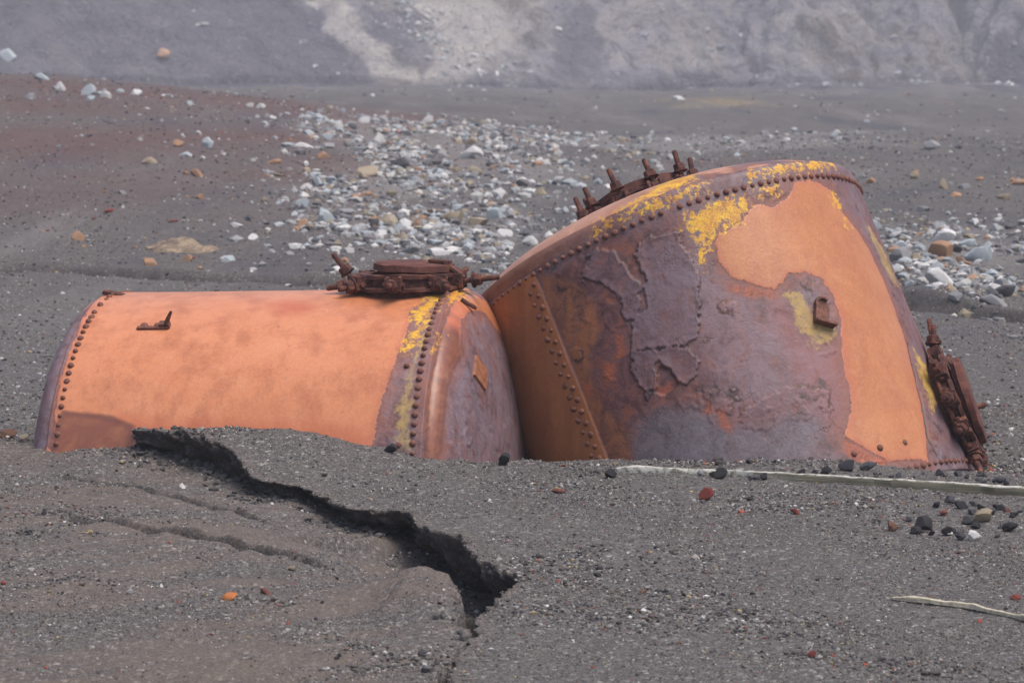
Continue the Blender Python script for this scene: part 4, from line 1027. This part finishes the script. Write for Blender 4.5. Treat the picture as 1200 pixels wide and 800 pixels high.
# ------------------------------------------------------------------ stones
def stone_mesh(i):
    bm = bmesh.new(); bmesh.ops.create_icosphere(bm, subdivisions=3, radius=1)
    V = np.array([v.co[:] for v in bm.verts]); rs = np.random.RandomState(50 + i)
    for k in range(13):       # chop with planes
        n = rs.normal(size=3); n /= np.linalg.norm(n); d = rs.uniform(.42, .80)
        h = V @ n - d; V = V - np.outer(np.maximum(h, 0), n)
    V = V * (1 + .08 * fbm(V * 1.7 + i * 3, 3)[:, None]) + .018 * np.stack([fbm(V * 7 + q, 2) for q in (1, 5, 9)], -1)
    V /= np.abs(V).max(0); V[:, 1] *= rs.uniform(.7, .95)
    for v, c in zip(bm.verts, V): v.co = c
    me = bpy.data.meshes.new('stone'); bm.to_mesh(me); bm.free(); me.materials.append(M_STONE)
    me.polygons.foreach_set('use_smooth', np.ones(len(me.polygons), bool)); me.set_sharp_from_angle(angle=math.radians(18))
    return me
STM = [stone_mesh(i) for i in range(10)]
TINT = dict(red=(.20, .040, .030), black=(.028, .028, .033), dark=(.07, .07, .08), grey=(.26, .26, .27), white=(.60, .59, .58), blue=(.38, .42, .445), tan=(.33, .27, .19),
            orange=(.38, .22, .13), brown=(.17, .085, .055), dullred=(.20, .07, .055), pink=(.44, .28, .28), ember=(.50, .17, .05))
def put_stone(x, y, w, hr, tint, label, group=None, sink=.32, name='stone'):
    o = bpy.data.objects.new(name, random.choice(STM)); COL.objects.link(o)
    h = w * hr * .5
    o.scale = (w / 2, w / 2 * random.uniform(.7, 1), h)
    o.rotation_euler = (random.uniform(-.25, .25), random.uniform(-.25, .25), random.uniform(-.5, .5) + (math.pi if random.random() < .5 else 0))
    o.location = (x, y, float(ground_z(x, y)[0]) + h * (1 - sink * 2))
    c = np.clip(np.array(TINT[tint]) * random.uniform(.85, 1.12), 0, .75); o.color = (*c, 1)
    return tag(o, label, 'stone', group)
for x, y, w, hr, tint, label in STONES: put_stone(x, y, w, hr, tint, label, sink=.14 if y < 1 else .30)

def scatter(zone, n, dmin=0, power=2.0):
    """points in a ground outline, thinned with distance"""
    z = np.array(zone); lo, hi = z.min(0), z.max(0); out = []
    while len(out) < n:
        p = RS.uniform(lo, hi, (4000, 2))
        keep = inside(p[:, 0], p[:, 1], zone) & (RS.rand(4000) < ((lo[1] + 12) / (p[:, 1] + 12)) ** power)
        out += [tuple(q) for q in p[keep]]
    return out[:n]
def tints(w):
    ks = list(w); p = np.array([w[k] for k in ks], float); return RS.choice(ks, p=p / p.sum())
PALE = dict(white=4, grey=3, blue=3, tan=1.5, orange=.7, dark=1.2)
WORD = dict(white='white', grey='mid grey', blue='pale blue grey', tan='tan', orange='orange tinted', dark='dark grey', black='black', red='red', dullred='dull red', brown='brown', pink='pink', ember='orange')
for zone, n, lo, hi, where, pal in (
        (SWATH_UPPER, 62, .10, .30, 'in the upper half of the rubble swath behind the tanks', PALE),
        (SWATH_LOWER, 48, .08, .22, 'in the lower half of the rubble swath behind the tanks', PALE),
        (BOULDERS, 34, .08, .28, 'among the boulder cluster right of the tall tank', PALE),
        (FARROW, 16, .14, .30, 'in the far pale row of stones beyond the tall tank', dict(white=2, grey=3, blue=2)),
        (RIDGE, 12, .10, .24, 'on the reddish ridge at the right edge', dict(orange=2, grey=2, tan=1, dullred=1)),
        (LEFTSLOPE, 18, .05, .13, 'scattered thinly over the bare slope left of the rubble', dict(white=1, orange=2, tan=1, dullred=2, grey=1)),
        (BANKROW, 14, .16, .34, 'along the dark red bank at upper left', dict(white=2, blue=2, grey=2))):
    for x, y in scatter(zone, n):
        x += RS.normal() * .006 * (y + 12); y += RS.normal() * .02 * (y + 12)
        t = tints(pal); w = lo + (hi - lo) * RS.rand() ** 2.6
        put_stone(x, y, w, RS.uniform(.45, .9), t, 'small %s stone %s' % (WORD[t], where), '%s stones %s' % (WORD[t], where))
for x, y in scatter(HEAP, 34):
    t = tints(dict(black=5, dark=3, dullred=2, white=.7, tan=.6)); put_stone(x, y, RS.uniform(.022, .040) + .045 * RS.rand() ** 3, RS.uniform(.6, .95), t, 'small %s stone in the pebble heap below the plank at right' % WORD[t], '%s stones of the pebble heap' % WORD[t], .12)
for x, y in scatter(FOOT, 30):
    t = tints(dict(black=4, dark=4, grey=1)); put_stone(x, y, RS.uniform(.016, .035) + .03 * RS.rand() ** 3, RS.uniform(.6, .9), t, 'little %s stone along the plank at the foot of the tall tank' % WORD[t], '%s stones along the plank' % WORD[t], .14)

# what nobody could count: gravel underfoot and the finer rubble behind
def grains(name, P, size, colors, mat, flat=.7):
    bm = bmesh.new(); bmesh.ops.create_icosphere(bm, subdivisions=1, radius=1)
    B = np.array([v.co[:] for v in bm.verts]); F = np.array([[v.index for v in f.verts] for f in bm.faces]); bm.free()
    n = len(P); K = len(B); J = B[None] * (1 + RS.uniform(-.45, .35, (n, K, 1)))
    J = J * (size[:, None, None] * np.stack([RS.uniform(.7, 1.2, n), RS.uniform(.7, 1.2, n), RS.uniform(.5, .95, n) * flat / .7], -1)[:, None, :])
    a = RS.uniform(0, 6.28, n); c, s_ = np.cos(a)[:, None], np.sin(a)[:, None]
    V = np.stack([J[..., 0] * c - J[..., 1] * s_, J[..., 0] * s_ + J[..., 1] * c, J[..., 2]], -1) + P[:, None, :]
    FF = (F[None] + (np.arange(n) * K)[:, None, None]).reshape(-1, 3)
    o = mesh_np(name, V.reshape(-1, 3), FF, mat, None, dict(tint=np.repeat(colors, K, 0)), smooth=False)
    return tag(o, kind='stuff')
GC = np.array([(.060, .055, .055), (.095, .087, .085), (.034, .032, .034), (.155, .144, .139), (.25, .235, .22), (.50, .48, .47), (.25, .06, .04), (.34, .26, .13), (.14, .085, .06)])
GP = np.array([20, 26, 11, 22, 14, 5.5, 1.5, 2.2, 2.6]); GP /= GP.sum()
def gravel():
    n = 230000
    y = RS.uniform(-5.4, .3, n); x = RS.uniform(-1, 1, n) * .215 * (y + 12)
    d, H, Rc, _, _ = scarp(x, y)
    P3 = np.stack([x, y, np.zeros(n)], -1)
    cl = fbm(P3 * 1.6 + 4, 3) + .6 * fbm(P3 * 7, 2)
    band = fbm(np.stack([x * 1.0 + y * .6, y * 3.4 - x * 1.2, np.full(n, 8.)], -1), 4)
    p = np.where(d > 0, .42 + .75 * cl, .34 + .8 * cl - 1.2 * np.clip(band, 0, 1))
    p = np.where((d > -.01) & (d < .12) & (H > .02), 0, p)
    k = (RS.rand(n) < p); x, y = x[k], y[k]
    X, Y, Z, _, _ = land_full(x, y, True)
    sz = .0022 + .0040 * RS.rand(len(x)) ** 2.5 + .008 * (RS.rand(len(x)) < .035) * RS.rand(len(x))
    col = GC[RS.choice(len(GC), len(x), p=GP)] * RS.uniform(.75, 1.2, (len(x), 1))
    pt = fbm(np.stack([x * .9 + y * .3, y * 1.5, x * 0 + 6], -1), 4, .6); sz = sz * (.70 + 1.0 * ss(-.05, .45, pt)); sz = np.where(col[:, 0] > .3, sz * .85, sz); sz = sz * (1 + .9 * (RS.rand(len(x)) < .05) * ss(-2.2, -1.0, y))
    # bright chips washed into the foot of the crack
    n2 = 420; par = RS.uniform(6.5, 17.5, n2); kk = np.arange(len(SCF)); dd = -.03 - .16 * RS.rand(n2)
    sx, sy = np.array(SCF)[:, 0], np.array(SCF)[:, 1]
    qx = np.interp(par, kk, sx) + np.interp(par, kk, SCN[:, 0]) * dd; qy = np.interp(par, kk, sy) + np.interp(par, kk, SCN[:, 1]) * dd
    kp = RS.rand(n2) < .35 + .9 * fbm(np.stack([qx * 5, qy * 5, qx * 0], -1), 2); qx, qy = qx[kp], qy[kp]
    n3 = 120000; y3 = -.2 + 42 * RS.rand(n3) ** 2.0; x3 = RS.uniform(-1, 1, n3) * .21 * (y3 + 12); k3 = RS.rand(n3) < .5 + .9 * fbm(np.stack([x3 * .8, y3 * .5, x3 * 0], -1), 3); x3, y3 = x3[k3], y3[k3]
    n4 = 900; par = RS.uniform(1.5, 19, n4); dd = -.02 - .14 * RS.rand(n4) ** 2
    ex = np.interp(par, kk, sx) + np.interp(par, kk, SCN[:, 0]) * dd; ey = np.interp(par, kk, sy) + np.interp(par, kk, SCN[:, 1]) * dd
    AX, AY = np.concatenate([qx, ex, x3]), np.concatenate([qy, ey, y3]); aX, aY, aZ, _, _ = land_full(AX, AY, True)
    s2 = np.concatenate([.003 + .006 * RS.rand(len(qx)) ** 2, .004 + .020 * RS.rand(n4) ** 3, .004 + .011 * RS.rand(len(x3)) ** 4 * np.maximum(1, (y3 + 12) / 20)])
    c2 = np.concatenate([np.array([(.60, .59, .58), (.55, .54, .52), (.30, .07, .05), (.07, .07, .075), (.11, .105, .105)])[RS.choice(5, len(qx), p=[.3, .2, .1, .2, .2])], np.array([.075, .070, .070]) * RS.uniform(.6, 1.3, (n4, 1)), GC[RS.choice(len(GC), len(x3), p=GP)] * RS.uniform(.7, 1.25, (len(x3), 1))])
    X, Y, Z, sz, col = [np.concatenate(q_) for q_ in ((X, aX), (Y, aY), (Z, aZ), (sz, s2), (col, c2))]
    return grains('gravel', np.stack([X, Y, Z + sz * .25], -1), sz, col, M_PEBBLE)
gravel()
def rubble():
    Ps, ss_, cs = [], [], []
    RC = np.array([(.48, .465, .45), (.28, .275, .275), (.32, .34, .355), (.28, .235, .17), (.32, .20, .13), (.10, .10, .11), (.16, .15, .155)])
    for zone, n, lo, hi, pr in ((SWATH_UPPER, 12000, .02, .13, (3, 3, 3, 1.2, .6, 2, 2)), (SWATH_LOWER, 7000, .018, .10, (3, 3, 3, 1.2, .6, 2, 2)), (BOULDERS, 7000, .015, .09, (3, 3, 3, 1, .8, 2, 2)),
                                (FARROW, 1500, .04, .14, (2, 3, 3, .5, .3, 2, 2)), (RIDGE, 300, .015, .06, (1, 2, 2, 1.5, 2, 2, 2)), (LEFTSLOPE, 350, .008, .035, (1, 1, 1, 2, 2, 2, 3)), (BANKROW, 260, .03, .12, (3, 3, 3, .5, .5, 1, 2))):
        q = np.array(scatter(zone, n)); q = q + RS.normal(size=q.shape) * np.array([.018, .07]) * (q[:, 1:2] + 12) * (RS.rand(n, 1) < .6); r = fbm(np.stack([(q[:, 0] + .16 * q[:, 1]) * 1.3, (q[:, 1] - 1.2 * q[:, 0]) * .10, np.full(n, 5.)], -1), 4, .6)
        k = RS.rand(n) < .45 + 2.0 * r; q = q[k]; m = len(q)
        w = lo * .5 + (hi - lo) * RS.rand(m) ** 4.5
        pr = np.array(pr, float); Ps.append(q); ss_.append(w * .8); cs.append(RC[RS.choice(len(RC), m, p=pr / pr.sum())] * RS.uniform(.7, 1.15, (m, 1)))
    # thin scatter everywhere behind, and up the hill
    n = 8000; d = 13 + 115 * RS.rand(n) ** 2.0; x = RS.uniform(-1, 1, n) * .23 * d; y = d - 12
    k = RS.rand(n) < .25 + 1.3 * fbm(np.stack([x * .15, y * .06, np.zeros(n)], -1), 3); q = np.stack([x, y], -1)[k]; m = len(q)
    Ps.append(q); ss_.append((.0006 + .0013 * RS.rand(m) ** 4) * (q[:, 1] + 12) ** .85 * 1.5); cs.append(RC[RS.choice(7, m, p=np.array((1.5, 2, 2, .6, .4, 3, 3)) / 12.5)] * RS.uniform(.6, 1, (m, 1)))
    n = 5200; x = RS.uniform(-38, 38, n); y = RS.uniform(147, 174, n); u_ = RS.rand(n); tl = np.arange(n) % 3 == 0; x = np.where(tl, -13.2 + 11.5 * u_ + RS.normal(size=n) * .9, x); y = np.where(tl, 165 - 14 * u_ + RS.normal(size=n) * 2, y)
    k = RS.rand(n) < np.where(tl, .8, np.where(x < 0, .45, .25)) + 1.4 * fbm(np.stack([x * .2, y * .1, np.zeros(n)], -1), 3); q = np.stack([x, y], -1)[k]; m = len(q)
    Ps.append(q); ss_.append(.05 + .26 * RS.rand(m) ** 4.5); cs.append(RC[RS.choice(3, m)] * RS.uniform(.7, 1.2, (m, 1)))
    q = np.concatenate(Ps); w = np.concatenate(ss_); c = np.concatenate(cs)
    z = ground_z(q[:, 0], q[:, 1])
    return grains('rubble', np.stack([q[:, 0], q[:, 1], z + w * .12], -1), w, c, M_RUBBLE)
rubble()

# ------------------------------------------------------------------ plank, stick, log, mossy mound
def board(name, path, wide, high, mat, label, cat, twist=0.0, top=True, rough=.006, taper=None):
    p = np.array(path, float); L = np.concatenate([[0], np.cumsum(np.linalg.norm(np.diff(p, axis=0), axis=1))])
    n = int(L[-1] / .012); t = np.linspace(0, L[-1], n); C = np.stack([np.interp(t, L, p[:, i]) for i in range(3)], -1)
    D_ = np.gradient(C, axis=0); D_ /= np.linalg.norm(D_, axis=1)[:, None]
    side = np.cross(D_, (0, 0, 1)); side /= np.linalg.norm(side, axis=1)[:, None]; upv = np.cross(side, D_)
    sec = [(-.5, 0), (-.5, .45), (-.5, .9), (-.42, 1), (0, 1), (.42, 1), (.5, .9), (.5, .45), (.5, 0)]
    V = []; T = []
    for k in range(n):
        f = 1 if taper is None else np.interp(k / (n - 1), *taper)
        for a, b in sec: V.append(C[k] + side[k] * (a * wide * f) + upv[k] * (b * high * (f if taper else 1))); T.append(1.0 if b > .95 else float(np.clip(1.6 - 5.2 * k / n + .5 * math.sin(k * .11 + b * 4) * math.sin(k * .037), 0, 1)))
    V = np.array(V); m = len(sec)
    V += rough * np.stack([fbm(V * np.array([14, 14, 40]) + q, 3) for q in (0, 4, 8)], -1)
    end = np.linspace(0, 1, n).repeat(m)
    F = [(k * m + j, k * m + (j + 1) % m, (k + 1) * m + (j + 1) % m, (k + 1) * m + j) for k in range(n - 1) for j in range(m)]
    o = mesh_np(name, V, F, mat, None, dict(top=np.array(T)), smooth=True)
    for e in (0, n - 1):
        pass
    o.data.set_sharp_from_angle(angle=math.radians(40))
    bm = bmesh.new(); bm.from_mesh(o.data); bmesh.ops.holes_fill(bm, edges=[e for e in bm.edges if e.is_boundary]); bmesh.ops.recalc_face_normals(bm, faces=bm.faces); bm.to_mesh(o.data); bm.free()
    return tag(o, label, cat)
g = lambda x, y, dz: (x, y, float(ground_z(x, y)[0]) + dz)
PX = np.array([(.442, -1.028), (.93, -1.17), (1.41, -1.345), (2.056, -1.60), (2.75, -1.88)]); PZ = np.polyfit(PX[:, 0], ground_z(PX[:, 0], PX[:, 1]), 1)
board('plank', [(a, b, float(np.polyval(PZ, a)) - .024) for a, b in PX], .040, .060, M_PLANK,
      'long weathered plank with flaking white upper edge lying in front of the tall tank', 'plank', taper=([0, .03, .12, .3, 1], [.55, .8, .75, .9, 1.0]), rough=.006)
kst = NT('frayed_pale_wood'); nst = kst.noise(60, 4, .6); M_STICK = kst.done(kst.ramp(nst, [(.3, (.27, .23, .16)), (.6, (.50, .45, .35))]), .85, .2, kst.bump(nst, .6, .004))
board('stick', [g(1.266, -3.422, .002), g(1.33, -3.455, .008), g(1.42, -3.515, .004), g(1.50, -3.56, .010), g(1.57, -3.64, .004), g(1.66, -3.745, .008), g(1.80, -3.82, .004)], .020, .014, M_STICK,
      'frayed pale stick lying on the black sand in the right foreground', 'stick', rough=.006, taper=([0, .1, .6, .68, .8, 1], [.7, 1, .8, .8, 1.8, 1.6]))
M_LOG = mat_rust('grey_driftwood', (.05, .045, .04), (.10, .09, .08), (.16, .145, .125), 3)
lg = [(-31.8, 144.3), (-30.3, 144.0), (-29, 144.4), (-27.6, 145.6)]
board('log', [(x, y, float(ground_z(x, y)[0]) - .05) for x, y in lg], .75, .62, M_LOG, 'dark grey log lying on the slope at the top left corner', 'log', rough=.12, taper=([0, .5, .9, 1], [1, 1, .8, .35]))
def mound():
    n = 60; a = np.linspace(0, 2 * math.pi, n, endpoint=False); V = []; F = []
    for k in range(14):
        r = k / 13
        for t in a:
            x, y = .46 * r * math.cos(t), .30 * r * math.sin(t); zz = .17 * (1 - r ** 1.6) - .12 * x / .46 * (1 - r)
            V.append((x, y, zz))
    V = np.array(V); V[:, 2] += .10 * fbm(V * 4, 4) + .02 * fbm(V * 20, 2); V[:, :2] *= 1 + .45 * fbm(V * 4 + 2, 2)[:, None]
    V += np.array([-3.12, 12.9, float(ground_z(-3.12, 12.9)[0]) - .05])
    F = [(k * n + j, k * n + (j + 1) % n, (k + 1) * n + (j + 1) % n, (k + 1) * n + j) for k in range(13) for j in range(n)]
    k = NT('tan_moss'); nn = k.noise(14, 5, .65)
    m = k.done(k.ramp(nn, [(.3, (.10, .08, .068)), (.5, (.215, .165, .12)), (.72, (.37, .29, .21))]), .95, .1, k.bump(nn, .8, .03))
    tag(mesh_np('mossy_boulder', V, F, m), 'tan mossy boulder half sunk in the sand at left middle distance', 'boulder')
mound()

# ------------------------------------------------------------------ the air
def haze():
    mb = MB(); mb.box(loc4(np.eye(4), (0, 104, 32)), 420, 262, 84, 0)
    k = bpy.data.materials.new('thin_haze'); k.use_nodes = True; t = k.node_tree; t.nodes.clear()
    o = t.nodes.new('ShaderNodeOutputMaterial'); v = t.nodes.new('ShaderNodeVolumePrincipled')
    v.inputs['Color'].default_value = (.88, .90, 1, 1); v.inputs['Density'].default_value = HAZE
    t.links.new(v.outputs[0], o.inputs['Volume'])
    tag(mb.build('haze', k), kind='stuff')
HAZE = .0016
if HAZE: haze()
